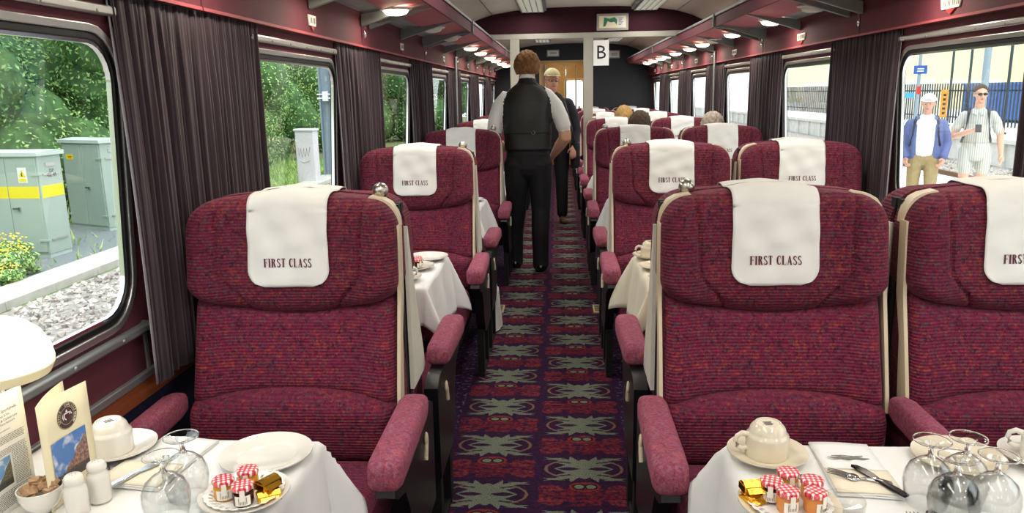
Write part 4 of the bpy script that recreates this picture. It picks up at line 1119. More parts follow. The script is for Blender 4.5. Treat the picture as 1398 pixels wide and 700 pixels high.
# ------------------------------------------------------------------ the right side outside: platform, track, opposite platform
plain('platform_surface', '#f0ece4', .8, var=.06, vs=1.5)
plain('platform_wall', '#d9d8d2', .85, var=.12, vs=2)
plain('coping', '#f2f0ea', .7, var=.03)
plain('rail_rust', '#8a6a52', .6, .3)
plain('building_beige', '#e6dcb0', .8, var=.03, vs=1)
plain('building_white', '#f4f4f2', .8)
plain('container_blue', '#4a74b8', .6, var=.08, vs=2)
plain('dark_steel', '#3a4148', .5, .3)
plain('sign_blue', '#2a56a8', .5); plain('sign_cyan', '#58b4d8', .5); plain('sign_orange', '#f0a43c', .5)
def brick():
    m, nt, b = nmat('pale_brick'); v = coords(nt, (1, 1, 1), rot=(pi / 2, 0, pi / 2)); n = ND(nt, 'ShaderNodeTexBrick', Scale=1.0)
    n.inputs['Color1'].default_value = lin('#e2d3ae'); n.inputs['Color2'].default_value = lin('#d3c096'); n.inputs['Mortar'].default_value = lin('#f0eada')
    n.inputs['Brick Width'].default_value = .6; n.inputs['Row Height'].default_value = .22; n.inputs['Mortar Size'].default_value = .02
    nt.links.new(v, n.inputs['Vector']); nt.links.new(n.outputs[0], b.inputs['Base Color']); b.inputs['Roughness'].default_value = .9
brick()
PZ = -.33
struct(MB().box(XR + .28, 7.7, -30, 90, -1.3, PZ).build('platform', 'platform_surface', smooth=0))
struct(MB().box(7.35, 7.74, -30, 90, PZ - .1, PZ + .012).build('platform_edge', 'coping', smooth=0))
struct(MB().box(7.7, 14.6, -30, 90, -1.5, -1.22).build('ground_track', 'ballast', smooth=0))
a = MB(); rr = random.Random(8)
for i in range(3000):
    x = rr.uniform(9.5, 14.4); y = rr.uniform(16, 34); s_ = rr.uniform(.03, .06)
    a.box(x, x + s_, y, y + s_, -1.23, -1.22 + s_ * .8, rr.randrange(3))
tag(a.build('far_gravel', mats, smooth=0), 'pale stones between the rails and the opposite platform wall', 'gravel', kind='stuff')
for i, x in enumerate((10.2, 11.65)):
    a = MB(); a.box(x - .035, x + .035, -20, 80, -1.10, -1.06); a.box(x - .012, x + .012, -20, 80, -1.19, -1.09); a.box(x - .06, x + .06, -20, 80, -1.2, -1.18)
    tag(a.build('rail', 'rail_rust'), ['rusty running rail nearer the walkers\' platform', 'rusty running rail nearer the opposite platform wall'][i], 'rail')
a = MB(); a.box(14.6, 15.0, -30, 90, -1.5, PZ - .08); a.box(14.45, 15.05, -30, 90, PZ - .12, PZ + .02)
for i in range(40): a.box(14.5, 14.6, i * 2.0, i * 2.0 + .18, -1.3, PZ - .1)
a.build('platform_far', ['platform_wall'], smooth=0); struct(bpy.data.objects['platform_far'])
struct(MB().box(15.0, 45, -30, 110, -1.5, PZ).build('platform_deck', 'platform_surface', smooth=0))
# palisade fence
F = empty('palisade_fence', (17.6, 24, PZ)); tag(F, 'dark steel palisade fence along the opposite platform', 'fence')
a = MB()
for i in range(220):
    y = -12 + i * .24; a.box(-.02, .02, y, y + .055, .1, 1.85)
a.build('pale', 'dark_steel', F, smooth=0)
a = MB(); a.box(.02, .05, -12, 41, .35, .41); a.box(.02, .05, -12, 41, 1.5, 1.56); a.build('fence_rail', 'dark_steel', F, smooth=0)
# blue container
o = empty('blue_container', (21.0, 37.0, PZ)); tag(o, 'long blue corrugated container behind the palisade fence', 'container')
a = MB()
pts = []
for i in range(48):
    y = -4.9 + i * .205; pts += [(y, 0), (y + .05, .05), (y + .12, .05), (y + .17, 0)]
a.prism(pts + [(4.95, 1.5), (-4.95, 1.5)], lambda p, q, t: (q, p, t), .1, 1.75); a.build('corrugated_wall', 'container_blue', o, smooth=0)
MB().box(-.03, 1.55, -5.0, 5.0, 1.75, 1.86).build('roof', 'container_blue', o)
vs, fs = text_polys('DC', .3); b = MB(); b.add([(-.02, -3.6 - v.x, 1.2 + v.y) for v in vs], fs); b.build('lettering', 'white_card', o, smooth=0)
# buildings
o = empty('beige_building', (30, 62, PZ)); tag(o, 'tall beige building filling the view beyond the container', 'building')
MB().box(0, 12, -7, 60, 0, 14).build('facade', 'building_beige', o, smooth=0)
b = MB(); b.box(-.05, .0, -7, 60, 1.9, 2.05); b.build('string_course', 'coping', o)
o = empty('white_building', (34, 40, PZ)); tag(o, 'white building right of the tall beige one', 'building')
MB().box(0, 12, -34, 14.8, 0, 16).build('facade', 'building_white', o, smooth=0)
b = MB(); b.box(-.06, 0, -34, 14.8, 3.2, 3.5); b.build('cornice', 'building_beige', o)
o = empty('brick_wall', (19.5, 47.8, PZ)); tag(o, 'pale brick wall behind the fence left of the container', 'wall')
MB().box(0, .3, -6.0, 16, 0, 2.1).build('brickwork', 'pale_brick', o, smooth=0)
for i, (az, X, h, r, lb) in enumerate([(24.05, 15.8, 7, .07, 'pale lamp post with a small blue sign left of the fence'), (24.0 + 1.9, 17.2, 3.6, .05, 'dark thin post rising behind the fence, left of two'), (26.9, 17.0, 3.5, .05, 'dark thin post behind the sunglasses wearer\'s shoulder, right of two'),
                                  (27.75, 16.4, 7, .13, 'broad pale column above the man in sunglasses'), (29.0, 16.0, 6, .05, 'thin dark post near the right edge of the first right window')]):
    y = X / tan(radians(az)); o = empty('platform_post', (X, y, PZ)); tag(o, lb, 'post')
    b = MB(); b.tube([(0, 0, 0), (0, 0, h)], r, 12); b.build('shaft', 'post_grey' if i in (0, 3) else 'dark_steel', o)
    MB().box(-r * 1.6, r * 1.6, -r * 1.6, r * 1.6, 0, .08).build('base', 'dark_steel', o)
    if i == 0:
        MB().box(-.28, .28, -.10, -.07, 2.28, 2.64).build('blue_sign', 'sign_blue', o)
        b = MB(); b.box(-.14, .14, -.105, -.10, 2.38, 2.42); b.box(-.14, .14, -.105, -.10, 2.48, 2.52); b.build('lettering', 'white_card', o)
        MB().box(-.09, .09, -.09, -.06, 1.42, 1.75).build('red_sign', 'red_plastic', o)
o = empty('orange_banner', (17.3, 17.3 / tan(radians(25.6)), PZ)); MB().box(-.03, .03, -.0, .03, 0, 1.6).build('banner_post', 'dark_steel', o); tag(o, 'narrow orange banner hung on the fence by the first post', 'banner')
MB().box(-.15, .15, -.03, 0, .35, 1.58).build('panel', 'sign_orange', o); b = MB()
for q in range(5): b.box(-.06, .06, -.035, -.03, .5 + q * .2, .6 + q * .2)
b.build('lettering', 'dark_steel', o)
o = empty('cyan_sign', (16.9, 16.9 / tan(radians(22.9 + .35)), PZ)); tag(o, 'small light blue arrow sign on the fence at the window edge', 'sign')
MB().box(-.5, .5, -.03, 0, 1.2, 1.45).build('panel', 'sign_cyan', o); MB().tube([(0, .02, 0), (0, .02, 1.45)], .03).build('post', 'dark_steel', o)
# more of the opposite platform further along, seen through the far right windows
o = empty('platform_shelter', (18.3, 52, PZ)); tag(o, 'dark platform shelter seen through the second right window', 'shelter')
MB().box(0, .2, -1.6, 1.6, 0, 5.5).build('end_wall', 'dark_steel', o, smooth=0); MB().box(0, 2.5, -1.6, 1.6, 5.5, 5.7).build('roof', 'dark_steel', o); MB().box(-.3, 0, 1.4, 1.6, 0, 5.5).build('column', 'coping', o)
# ------------------------------------------------------------------ things on the tables
TT = TZ + .0022
def mk(name, loc, rz, label, cat, group=None):
    o = empty(name, loc, rz); tag(o, label, cat, group); return o
def lathe_mesh(name, prof, mat, n=40, sm_=60): 
    a = MB(); a.lathe(prof, n, cap0=False, cap1=False); return a.mesh(name, mat, sm_)
PROTO = {}
def saucer(loc, label, r=.079, cream=False, group='saucers'):
    key = ('s', r, cream)
    if key not in PROTO:
        PROTO[key] = lathe_mesh('saucer', [(.0001, .004), (.028, .004), (.031, .0065), (.036, .0065), (r * .7, .010), (r - .004, .019), (r, .020), (r, .0175), (r * .72, .006), (.036, .001), (.030, .0), (.0001, .0)], 'china_cream' if cream else 'china')
    o = bpy.data.objects.new('saucer', PROTO[key]); COL.objects.link(o); o.location = loc; tag(o, label, 'saucer', group); return o
def cup(loc, rz, label, cream=False, s=1.0):
    """stacking tea cup standing upside down"""
    key = ('c', cream)
    mat = 'china_cream' if cream else 'china'
    if key not in PROTO:
        me = lathe_mesh('cup_body', [(.0385, .002), (.041, .0), (.0425, .002), (.0425, .042), (.0415, .046), (.038, .049), (.0365, .053), (.034, .061), (.029, .067), (.0265, .069), (.0255, .0705), (.0235, .0705), (.0225, .068), (.0001, .0675)], mat, 48)
        a = MB(); pts = [(.040, 0, .046), (.052, 0, .049), (.062, 0, .043), (.065, 0, .032), (.061, 0, .022), (.052, 0, .017), (.041, 0, .018)]
        a.tube(pts, [.006, .0055, .005, .005, .005, .0055, .006], 10)
        b = MB(); b.lathe([(.0001, .0682), (.016, .0682)], 24)
        g = MB()
        for q in range(4): g.box(-.009 + (q % 2) * .002, .009 - (q % 2) * .002, -.008 + q * .0045, -.0058 + q * .0045, .0680, .0686)
        PROTO[key] = (me, a.mesh('cup_handle', mat, 60), g.mesh('maker_stamp', 'grey_ink', 0))
    me, h, st = PROTO[key]
    o = mk('tea_cup', loc, rz, label, 'cup', 'upturned tea cups'); o.scale = (s, s, s)
    link('cup_body', me, o); link('cup_handle', h, o); link('maker_stamp', st, o); return o
def goblet(loc, label, s=1.0):
    if 'g' not in PROTO:
        prof = [(.0330, .0), (.0335, .001), (.0385, .022), (.0415, .042), (.040, .058), (.033, .074), (.020, .086), (.008, .093), (.0048, .097), (.0042, .106), (.0055, .114), (.012, .1185), (.026, .121), (.0315, .1225), (.0320, .124), (.0315, .1250), (.02, .1245), (.0001, .1235)]
        a = MB(); a.lathe(prof[:8], 48); a.lathe([(r - .0012, z) for r, z in prof[:7]] + [(.0001, .0905)], 48)
        b = MB(); b.lathe(prof[7:12], 32); ft = MB(); ft.lathe([(.005, .113), (.012, .1180), (.026, .1208), (.0315, .1225), (.0322, .1238)], 40); ft.lathe([(.0305 + .0013 * cos(q * pi / 4), .1236 + .0013 * sin(q * pi / 4)) for q in range(9)], 40, m=1)
        PROTO['g'] = (a.mesh('bowl', 'drinking_glass', 60), b.mesh('stem', 'solid_glass', 50), ft.mesh('foot', ['drinking_glass', 'solid_glass'], 50))
    o = mk('wine_glass', loc, 0, label, 'glass', 'upturned wine glasses'); o.scale = (s, s, s)
    link('bowl', PROTO['g'][0], o); link('stem', PROTO['g'][1], o); link('foot', PROTO['g'][2], o); return o
plain('honey', '#d89a2c', .1, **{'Transmission Weight': .0}); plain('dark_jam', '#3a1010', .15); plain('peach_jam', '#d88a44', .15); plain('pale_label', '#f2ece0', .6)
def jar(loc, rz, content, label, s=1.0):
    key = ('j', content)
    if key not in PROTO:
        a = MB(); a.lathe([(.0001, .001), (.0165, .001), (.0188, .004), (.0192, .020), (.0185, .027), (.0165, .0305), (.0165, .032)], 12)
        l = MB(); l.lathe([(.0188, .0305), (.0200, .0315), (.0205, .037), (.0195, .0400), (.0170, .0412), (.0001, .0412)], 14)
        t = MB(); vs = []
        for i in range(9):
            th = -pi / 2 - .75 + i * 1.5 / 8; vs += [(.0196 * cos(th), .0196 * sin(th), .005), (.0196 * cos(th), .0196 * sin(th), .024)]
        t.add(vs, [(2 * i, 2 * i + 2, 2 * i + 3, 2 * i + 1) for i in range(8)])
        k = MB()
        for i in range(6):
            th = -pi / 2 - .35 + i * .14; x, y = .0198 * cos(th), .0198 * sin(th)
            k.box(x - .0005, x + .0005, y - .0004, y + .0004, .008, .021)
        st = MB(); st.box(-.0045, .0045, -.0203, -.0196, .014, .036)
        PROTO[key] = [a.mesh('jar_body', content, 50), l.mesh('gingham_lid', 'red_gingham', 50), t.mesh('paper_label', 'pale_label', 60), k.mesh('lettering', 'grey_ink', 0), st.mesh('seal_strip', 'pale_label', 0)]
    o = mk('jam_jar', loc, rz, label, 'jar', 'little jam jars with gingham lids'); o.scale = (s, s, s)
    p = PROTO[key]; link('jar_body', p[0], o); link('gingham_lid', p[1], o); pl = link('paper_label', p[2], o); link('lettering', p[3], pl); link('seal_strip', p[4], o); return o
def butter(loc, rot, label, s=1.25):
    if 'b' not in PROTO:
        a = MB(); a.box(-.017, .017, -.011, .011, 0, .010); a.prism([(-.011, .010), (.011, .010), (.004, .0145), (-.004, .0145)], lambda p, q, t: (t, p, q), -.016, .016)
        a.prism([(-.011, 0), (-.018, .003), (-.011, .008)], lambda p, q, t: (t, p, q), -.013, .013)
        PROTO['b'] = a.mesh('butter_pat', 'gold_foil', 20)
    o = bpy.data.objects.new('butter_pat', PROTO['b']); COL.objects.link(o); o.location = loc; o.rotation_euler = rot; o.scale = (s, s, s)
    tag(o, label, 'butter', 'gold-wrapped butter pats'); return o
def plate_(loc, r, label, mat='china', group='plates', doily=False):
    a = MB(); a.lathe([(.0001, .003), (r * .60, .003), (r * .66, .006), (r * .70, .008), (r * .97, .0165), (r, .0172), (r, .015), (r * .7, .004), (r * .6, .0), (.0001, .0)], 56)
    o = a.build('plate', mat, smooth=50); o.location = loc; tag(o, label, 'plate', group); return o
def doily(loc, r, label):
    a = MB(); n = 96
    vs = []
    for i in range(n):
        t = 2 * pi * i / n
        for j, q in enumerate((.0001, .5, .66, .8, .9, 1.0)):
            rr_ = r * q * (1 + (.035 * abs(sin(t * 12)) if j == 5 else 0)); vs.append((rr_ * cos(t), rr_ * sin(t), .0036 + (.012 * max(0, q - .62) / .38)))
    fs = []
    for i in range(n):
        for j in range(5):
            if j == 3 and i % 3 == 0: continue
            if j == 2 and i % 4 == 0: continue
            fs.append((i * 6 + j, ((i + 1) % n) * 6 + j, ((i + 1) % n) * 6 + j + 1, i * 6 + j + 1))
    a.add(vs, fs); o = a.build('paper_doily', 'white_card', smooth=0); o.location = loc; tag(o, label, 'doily', 'paper doilies'); return o
def spoon(loc, rz, label, L=.135, name='teaspoon', tilt=0):
    a = MB(); hl = L * .70
    a.grid(lambda u, v: ((.0022 + .0022 * (1 - v) ** 2 + .0002) * (2 * u - 1), -hl + v * hl, .003 + .004 * sin(pi * v) ), 4, 14)
    a.ell((0, L * .14, .0028), (.0135, L * .155, .0045), 0, 18, 8)
    o = a.build(name, 'steel', smooth=50); md = o.modifiers.new('t', 'SOLIDIFY'); md.thickness = .0012
    o.location = loc; o.rotation_euler = (tilt, 0, rz); tag(o, label, 'spoon'); return o
def knife(loc, rz, label, L=.20):
    a = MB(); a.prism([(-.006, -L * .5), (.006, -L * .5), (.0075, -L * .3), (.005, 0), (-.005, 0), (-.0075, -L * .3)], lambda p, q, t: (p, q, t), 0, .005)
    b = MB(); b.prism([(-.005, 0), (.006, 0), (.011, .02), (.0125, L * .3), (.008, L * .45), (0, L * .5), (-.006, L * .46), (-.0065, .02)], lambda p, q, t: (p, q, t), .0015, .0032)
    o = a.build('table_knife', 'steel', bevel=.001); c = b.build('blade', 'steel', o, smooth=0); o.location = loc; o.rotation_euler = (0, 0, rz); tag(o, label, 'knife'); return o
def fork(loc, rz, label, L=.18):
    a = MB(); a.prism([(-.005, -L * .5), (.005, -L * .5), (.003, 0), (.003, .03), (.011, .045), (.011, .052), (-.011, .052), (-.011, .045), (-.003, .03), (-.003, 0)], lambda p, q, t: (p, q, t), 0, .002)
    b = MB()
    for i in range(4): b.tube([(-.0095 + i * .0063, .05, .001), (-.0095 + i * .0063, .07, .004), (-.0095 + i * .0063, .088, .005)], [.0018, .0015, .0008], 6)
    o = a.build('table_fork', 'steel', smooth=0); b.build('tines', 'steel', o); o.location = loc; o.rotation_euler = (0, 0, rz); tag(o, label, 'fork'); return o
def napkin(loc, rz, label, w=.115, l=.215, print_=True):
    o = mk('folded_napkin', loc, rz, label, 'napkin', 'folded napkins')
    a = MB()
    for k, (z, d) in enumerate(((0, 0), (.0028, .002), (.0056, .001))):
        a.grid(lambda u, v, z=z, d=d: ((u - .5) * (w - d * 2), (v - .5) * (l - d), z + .0012 * sin(u * 5 + v * 7 + z * 900) + .001), 8, 14)
    c = a.build('cloth_layers', 'linen', o, smooth=60); md = c.modifiers.new('t', 'SOLIDIFY'); md.thickness = .0024
    b = MB(); b.grid(lambda u, v: ((u - .5) * w * .99, -l / 2 + .002 + v * l * (.42 - .0 * u) , .0105 + .0015 * sin(v * 3)), 8, 8)
    c = b.build('pocket_fold', 'linen_cream', o, smooth=60); md = c.modifiers.new('t', 'SOLIDIFY'); md.thickness = .0022
    if print_:
        g = MB(); zt = .0090
        g.tube([(-.040, .035, zt), (-.028, .030, zt + .001), (-.015, .037, zt), (0, .031, zt + .001), (.015, .037, zt), (.028, .030, zt + .001), (.040, .034, zt)], [.001, .003, .0042, .005, .0042, .003, .001], 8, flat=.25)
        g.tube([(-.03, .041, zt), (-.01, .044, zt), (.012, .041, zt), (.03, .044, zt)], .0016, 6, flat=.4)
        g.build('grey_crest', 'grey_ink', o)
    return o

# --- near left table
saucer((-.945, 1.452, TT), 'white saucer under the upturned cup, near left table by the menus')
cup((-.955, 1.448, TT + .0065), radians(150), 'white cup upside down on its saucer, near left table')
napkin((-.828, 1.408, TT), radians(-7), 'folded white napkin holding cutlery on the near left table', w=.135, l=.215, print_=False)
knife((-.838, 1.342, TT + .0135), radians(-22), 'steel knife tucked in the napkin, near left table', .15)
spoon((-.920, 1.372, TT + .0005), radians(80), 'steel teaspoon lying by the saucer, near left table', .12)
goblet((-.703, 1.198, TT), 'upturned wine glass nearest the camera on the near left table')
goblet((-.705, 1.275, TT), 'upturned wine glass behind the first, beside the napkin, near left table')
plate_((-.612, 1.432, TT), .094, 'plain white plate at the aisle corner of the near left table')
plate_((-.593, 1.273, TT), .083, 'white plate under jam jars and doily, near left table')
doily((-.593, 1.273, TT + .0028), .071, 'lacy paper doily under three jam jars, near left table')
z = TT + .0070
jar((-.627, 1.262, z), radians(25), 'honey', 'jam jar with pale yellow contents, leftmost of three on the doily plate')
jar((-.583, 1.243, z), radians(20), 'dark_jam', 'jam jar with dark contents in front on the near left doily plate')
jar((-.596, 1.300, z), radians(10), 'honey', 'honey jar at the back of the near left doily plate')
butter((-.543, 1.262, z), (0, 0, radians(30)), 'gold butter pat in front on the near left doily plate')
butter((-.552, 1.290, z), (0, 0, radians(100)), 'gold butter pat behind, beside the honey jar on the near left table')
butter((-.548, 1.275, z + .018), (0, 0, radians(60)), 'gold butter pat resting on top of the other two, near left table')
def shaker(loc, label):
    if 'sh' not in PROTO:
        a = MB(); a.lathe([(.0001, 0), (.0185, .0), (.0200, .003), (.0200, .045), (.0185, .054), (.0155, .058), (.0150, .061), (.0172, .064), (.0172, .070), (.0150, .076), (.0110, .0785), (.0001, .0785)], 32)
        h = MB()
        for i in range(5): h.ell((.005 * cos(i * 1.26), .005 * sin(i * 1.26), .0785), (.0009, .0009, .0004), 0, 6, 4)
        PROTO['sh'] = (a.mesh('shaker_body', 'china', 50), h.mesh('holes', 'black_ink', 0))
    o = mk('salt_shaker', loc, 0, label, 'shaker', 'china shakers'); link('shaker_body', PROTO['sh'][0], o); link('holes', PROTO['sh'][1], o); return o
shaker((-.880, 1.212, TT), 'white china shaker nearer the camera, before the cream menu')
shaker((-.868, 1.262, TT), 'white china shaker behind the first, nearer the cup')
# sugar bowl
o = mk('sugar_bowl', (-.955, 1.223, TT), 0, 'white bowl of wrapped brown sugar between the two menus', 'bowl')
a = MB(); a.lathe([(.0001, 0), (.018, 0), (.019, .003), (.030, .014), (.037, .032), (.0385, .046), (.0365, .046), (.034, .032), (.027, .016), (.0001, .008)], 40); a.build('bowl', 'china', o, smooth=50)
rr = random.Random(5)
for i in range(26):
    a = MB(); a.box(-.0075, .0075, -.0075, .0075, -.0055, .0055)
    t = rr.random() * 6.28; r = rr.random() ** .5 * .026; q = a.build('sugar_cube', 'brown_sugar', bevel=.001)
    q.location = (-.955 + r * cos(t), 1.223 + r * sin(t), TT + .036 + rr.random() * .016 + (.008 if r < .014 else 0)); q.rotation_euler = (rr.random() * 3, rr.random() * 3, rr.random() * 3)
    tag(q, 'brown sugar cube heaped in the white bowl', 'sugar cube', 'brown sugar cubes in the bowl')
# white corner at the very bottom edge: another folded napkin
napkin((-.845, 1.10, TT), radians(12), 'folded white napkin nearest the camera on the left table', w=.10, l=.2, print_=False)
# menus
def photo_mat(name, sky, cloud, land, land2, rock):
    m, nt, b = nmat(name); E.nt = nt; t = nt.nodes.new('ShaderNodeTexCoord'); sx = nt.nodes.new('ShaderNodeSeparateXYZ'); nt.links.new(t.outputs['UV'], sx.inputs[0])
    n = noise(nt, t.outputs['UV'], 2.6, 3, .5); n2 = noise(nt, t.outputs['UV'], 14, 4, .7)
    c = mixc(nt, ramp(nt, n, [(.5, (0, 0, 0, 1)), (.62, (.8, .8, .8, 1))]), sky, cloud)
    v = E(sx.outputs[1]); u = E(sx.outputs[0])
    hill = (v - (u * .9 - .05) - (E(n) - .5) * .35).lt(0)
    low = (v - .22 - (E(n2) - .5) * .2).lt(0)
    c = mixc(nt, hill.v, c, ramp(nt, n2, [(.35, land), (.5, rock), (.62, land2)])); c = mixc(nt, low.v, c, ramp(nt, n2, [(.4, land), (.6, '#2e3038')]))
    nt.links.new(c, b.inputs['Base Color']); b.inputs['Roughness'].default_value = .3
photo_mat('print_viaduct', '#4a7cc0', '#e8eef4', '#4a3a34', '#b08a78', '#8a6458')
photo_mat('print_train', '#6a98cc', '#e8eef4', '#4a4c38', '#8a8a80', '#68604e')
def card(name, loc, rz, w, h, label, mat, gap):
    """two leaves joined at x=0, front leaf in the local xz plane"""
    o = mk(name, loc, rz, label, 'menu')
    a = MB(); a.grid(lambda u, v: (u * w, .004 * sin(pi * u), v * h), 6, 4); q = a.build('front_leaf', mat, o, smooth=60); md = q.modifiers.new('t', 'SOLIDIFY'); md.thickness = .0006
    a = MB(); a.grid(lambda u, v: (u * w * .97, .001 + gap * u + .006 * sin(pi * u), v * h), 6, 4); q = a.build('back_leaf', mat, o, smooth=60); md = q.modifiers.new('t', 'SOLIDIFY'); md.thickness = .0006
    return o
def face_y(u): return .004 * sin(pi * u) - .0012
# cream menu with round crest and picture
CW_, CH_ = .132, .205
o = card('cream_menu', (-.932, 1.214, TT), radians(86), CW_, CH_, 'cream folded menu with a round railway crest and a picture, behind the shakers', 'cream_card', .045)
def on_card(o, name, polys, w, mat, off=.0):
    a = MB()
    for p in polys: a.add([(x, face_y(x / w) - off, z) for x, z in p], [tuple(range(len(p)))])
    return a.build(name, mat, o, smooth=0)
circ = lambda cx, cz, r, n=40: [(cx + r * cos(2 * pi * i / n), cz + r * sin(2 * pi * i / n)) for i in range(n)]
def annul(cx, cz, r0, r1, t0=0, t1=2 * pi, n=40):
    return [[(cx + r0 * cos(a_), cz + r0 * sin(a_)), (cx + r1 * cos(a_), cz + r1 * sin(a_)), (cx + r1 * cos(b_), cz + r1 * sin(b_)), (cx + r0 * cos(b_), cz + r0 * sin(b_))]
            for a_, b_ in ((t0 + (t1 - t0) * i / n, t0 + (t1 - t0) * (i + 1) / n) for i in range(n))]
ccx, ccz = .074, .158
plain('crest_brown', '#4a3230', .7)
a = MB(); a.add([(x, face_y(x / CW_) - .0003, z) for x, z in circ(ccx, ccz, .026)], [tuple(range(40))]); a.build('round_crest', 'crest_brown', o, smooth=0)
on_card(o, 'crest_ring', annul(ccx, ccz, .0245, .0250) + annul(ccx, ccz, .0165, .0170), CW_, 'cream_card', .0007)
a = MB()
for word, t0, t1, rad, flip in (('SETTLE \u00b7 CARLISLE', radians(200), radians(10), .0208, 1), ('RAILWAY', radians(-8), radians(-50), .0208, 1)):
    for i, ch in enumerate(word):
        th = t0 + (t1 - t0) * i / (len(word) - 1); vs, fs = text_polys(ch, .0075)
        if ch != ' ':
            R2 = Matrix.Rotation(th - pi / 2, 2); pts = [R2 @ Vector((v.x, v.y)) + Vector((ccx + rad * cos(th), ccz + rad * sin(th))) for v in vs]
            a.add([(p.x, face_y(p.x / CW_) - .0008, p.y) for p in pts], fs)
a.build('lettering', 'cream_card', o, smooth=0)
on_card(o, 'crest_shield', [[(ccx - .008, ccz + .006), (ccx + .008, ccz + .006), (ccx + .008, ccz - .004), (ccx, ccz - .012), (ccx - .008, ccz - .004)], [(ccx - .003, ccz + .007), (ccx + .003, ccz + .007), (ccx, ccz + .013)], [(ccx - .013, ccz), (ccx - .0095, ccz + .007), (ccx - .010, ccz - .008)], [(ccx + .013, ccz), (ccx + .0095, ccz + .007), (ccx + .010, ccz - .008)]], CW_, 'white_card', .0007)
on_card(o, 'shield_field', [[(ccx - .006, ccz + .004), (ccx + .006, ccz + .004), (ccx + .006, ccz - .003), (ccx, ccz - .009), (ccx - .006, ccz - .003)]], CW_, 'maroon_ink', .0010)
a = MB(); a.grid(lambda u, v: (.022 + u * .092, face_y((.022 + u * .092) / CW_) - .0005, .034 + v * .088), 4, 2, uv=True); a.build('printed_picture', 'print_viaduct', o, smooth=0)
a = MB(); vs, fs = text_polys('Menu', .012); a.add([(CW_ * .62 + v.x, face_y(.6) - .0008, .02 + v.y) for v in vs], fs); a.build('heading', 'grey_ink', o, smooth=0)
# white printed leaflet, further left
o = card('white_leaflet', (-1.012, 1.175, TT), radians(86), .105, .222, 'tall white leaflet with printed text and a small picture at the left edge', 'white_card', .05)
w = .105; a = MB(); zc = .195
for txt, size, zz in (('The Most Spectacular', .0085, .190), ('Journey of the', .0058, .181), ('The Settle & Carlisle Line', .0066, .173), ('and the Story behind it', .0058, .166)):
    vs, fs = text_polys(txt, size); a.add([(w * .52 + v.x, face_y(.5) - .0016, zz + v.y) for v in vs], fs)
a.build('heading', 'black_ink', o, smooth=0)
vs, fs = text_polys('Introduction', .0050); a = MB(); a.add([(w * .52 + v.x, face_y(.5) - .0016, .154 + v.y) for v in vs], fs); a.build('subheading', 'black_ink', o, smooth=0)
rr = random.Random(3); polys = []
def line(x0, x1, z):
    x = x0
    while x < x1 - .002:
        l = rr.uniform(.002, .007); l = min(l, x1 - x); polys.append([(x, z), (x + l, z), (x + l, z + .0012), (x, z + .0012)]); x += l + .0011
for i in range(5): line(.010, .096, .143 - i * .0032)
for i in range(10): line(.062 if i > 3 else .010, .096, .119 - i * .0032)
for i in range(14): line(.062, .096, .087 - i * .0032)
for i in range(10): line(.010, .094, .040 - i * .0032)
a = MB()
for p in polys: a.add([(x, face_y(x / w) - .0014, z_) for x, z_ in p], [(0, 1, 2, 3)])
a.build('printed_text', 'grey_ink', o, smooth=0)
a = MB(); a.grid(lambda u, v: (.012 + u * .046, face_y((.012 + u * .046) / w) - .0009, .050 + v * .055), 3, 2, uv=True); a.build('printed_picture', 'print_train', o, smooth=0)
# table lamp
o = mk('table_lamp', (-1.048, 1.285, TT), 0, 'white table lamp with a wide domed shade by the left window', 'lamp')
a = MB(); a.lathe([(.0001, 0), (.052, 0), (.054, .006), (.040, .012), (.012, .020), (.0001, .020)], 36); a.build('base', 'chrome', o, smooth=40)
a = MB(); a.lathe([(.011, .018), (.008, .05), (.008, .225), (.014, .24), (.014, .26)], 20); a.build('stem', 'chrome', o, smooth=40)
a = MB(); a.lathe([(.094, .256), (.095, .262), (.091, .286), (.078, .314), (.056, .335), (.030, .346), (.0001, .349)], 48); q = a.build('domed_shade', 'lamp_shade_glow', o, smooth=60); md = q.modifiers.new('t', 'SOLIDIFY'); md.thickness = .002
a = MB(); a.lathe([(.086, .236), (.0945, .254), (.0935, .256), (.085, .238)], 48); a.build('shade_rim', 'cream_card', o, smooth=40)
a = MB(); a.ell((0, 0, .285), (.022, .022, .028)); a.build('bulb', 'lamp_lit', o)

# --- near right table
saucer((.418, 1.458, TT), 'cream saucer under the upturned cup at the aisle corner, near right table', cream=True)
cup((.418, 1.462, TT + .0065), radians(185), 'cream cup upside down at the aisle corner of the near right table', cream=True)
spoon((.44, 1.365, TT + .0005), radians(-72), 'steel teaspoon lying between the cup and the jam jars, near right table', .13)
plate_((.405, 1.262, TT), .088, 'cream plate carrying five jam jars, near right table', 'china_cream')
doily((.405, 1.262, TT + .0028), .072, 'paper doily under five jam jars, near right table')
z = TT + .0070
jar((.379, 1.283, z), radians(-20), 'dark_jam', 'dark jam jar at the aisle side of the five, near right table')
jar((.418, 1.317, z), radians(5), 'honey', 'honey jar at the back of the five, near right table')
jar((.398, 1.248, z), radians(10), 'peach_jam', 'peach jam jar in front of the five, near right table')
jar((.452, 1.288, z), radians(-5), 'honey', 'honey jar on the window side of the five, near right table')
jar((.444, 1.246, z), radians(35), 'peach_jam', 'peach jam jar in front on the window side of the five, near right table')
butter((.345, 1.277, z), (0, 0, radians(35)), 'gold butter pat at the rim of the near right plate')
butter((.350, 1.298, z), (0, 0, radians(-15)), 'gold butter pat behind the first on the near right plate')
butter((.347, 1.286, z + .018), (0, 0, radians(10)), 'gold butter pat on top of the other two, near right table')
napkin((.572, 1.412, TT), radians(-4), 'folded white napkin with grey crest and cutlery, near right table', w=.118, l=.215)
fork((.590, 1.340, TT + .0135), radians(66), 'steel fork tucked across the crested napkin, near right table', .05)
spoon((.560, 1.352, TT + .0125), radians(72), 'steel spoon lying under the fork on the crested napkin', .08)
plain('knife_dark', '#2a2a2c', .2, .9)
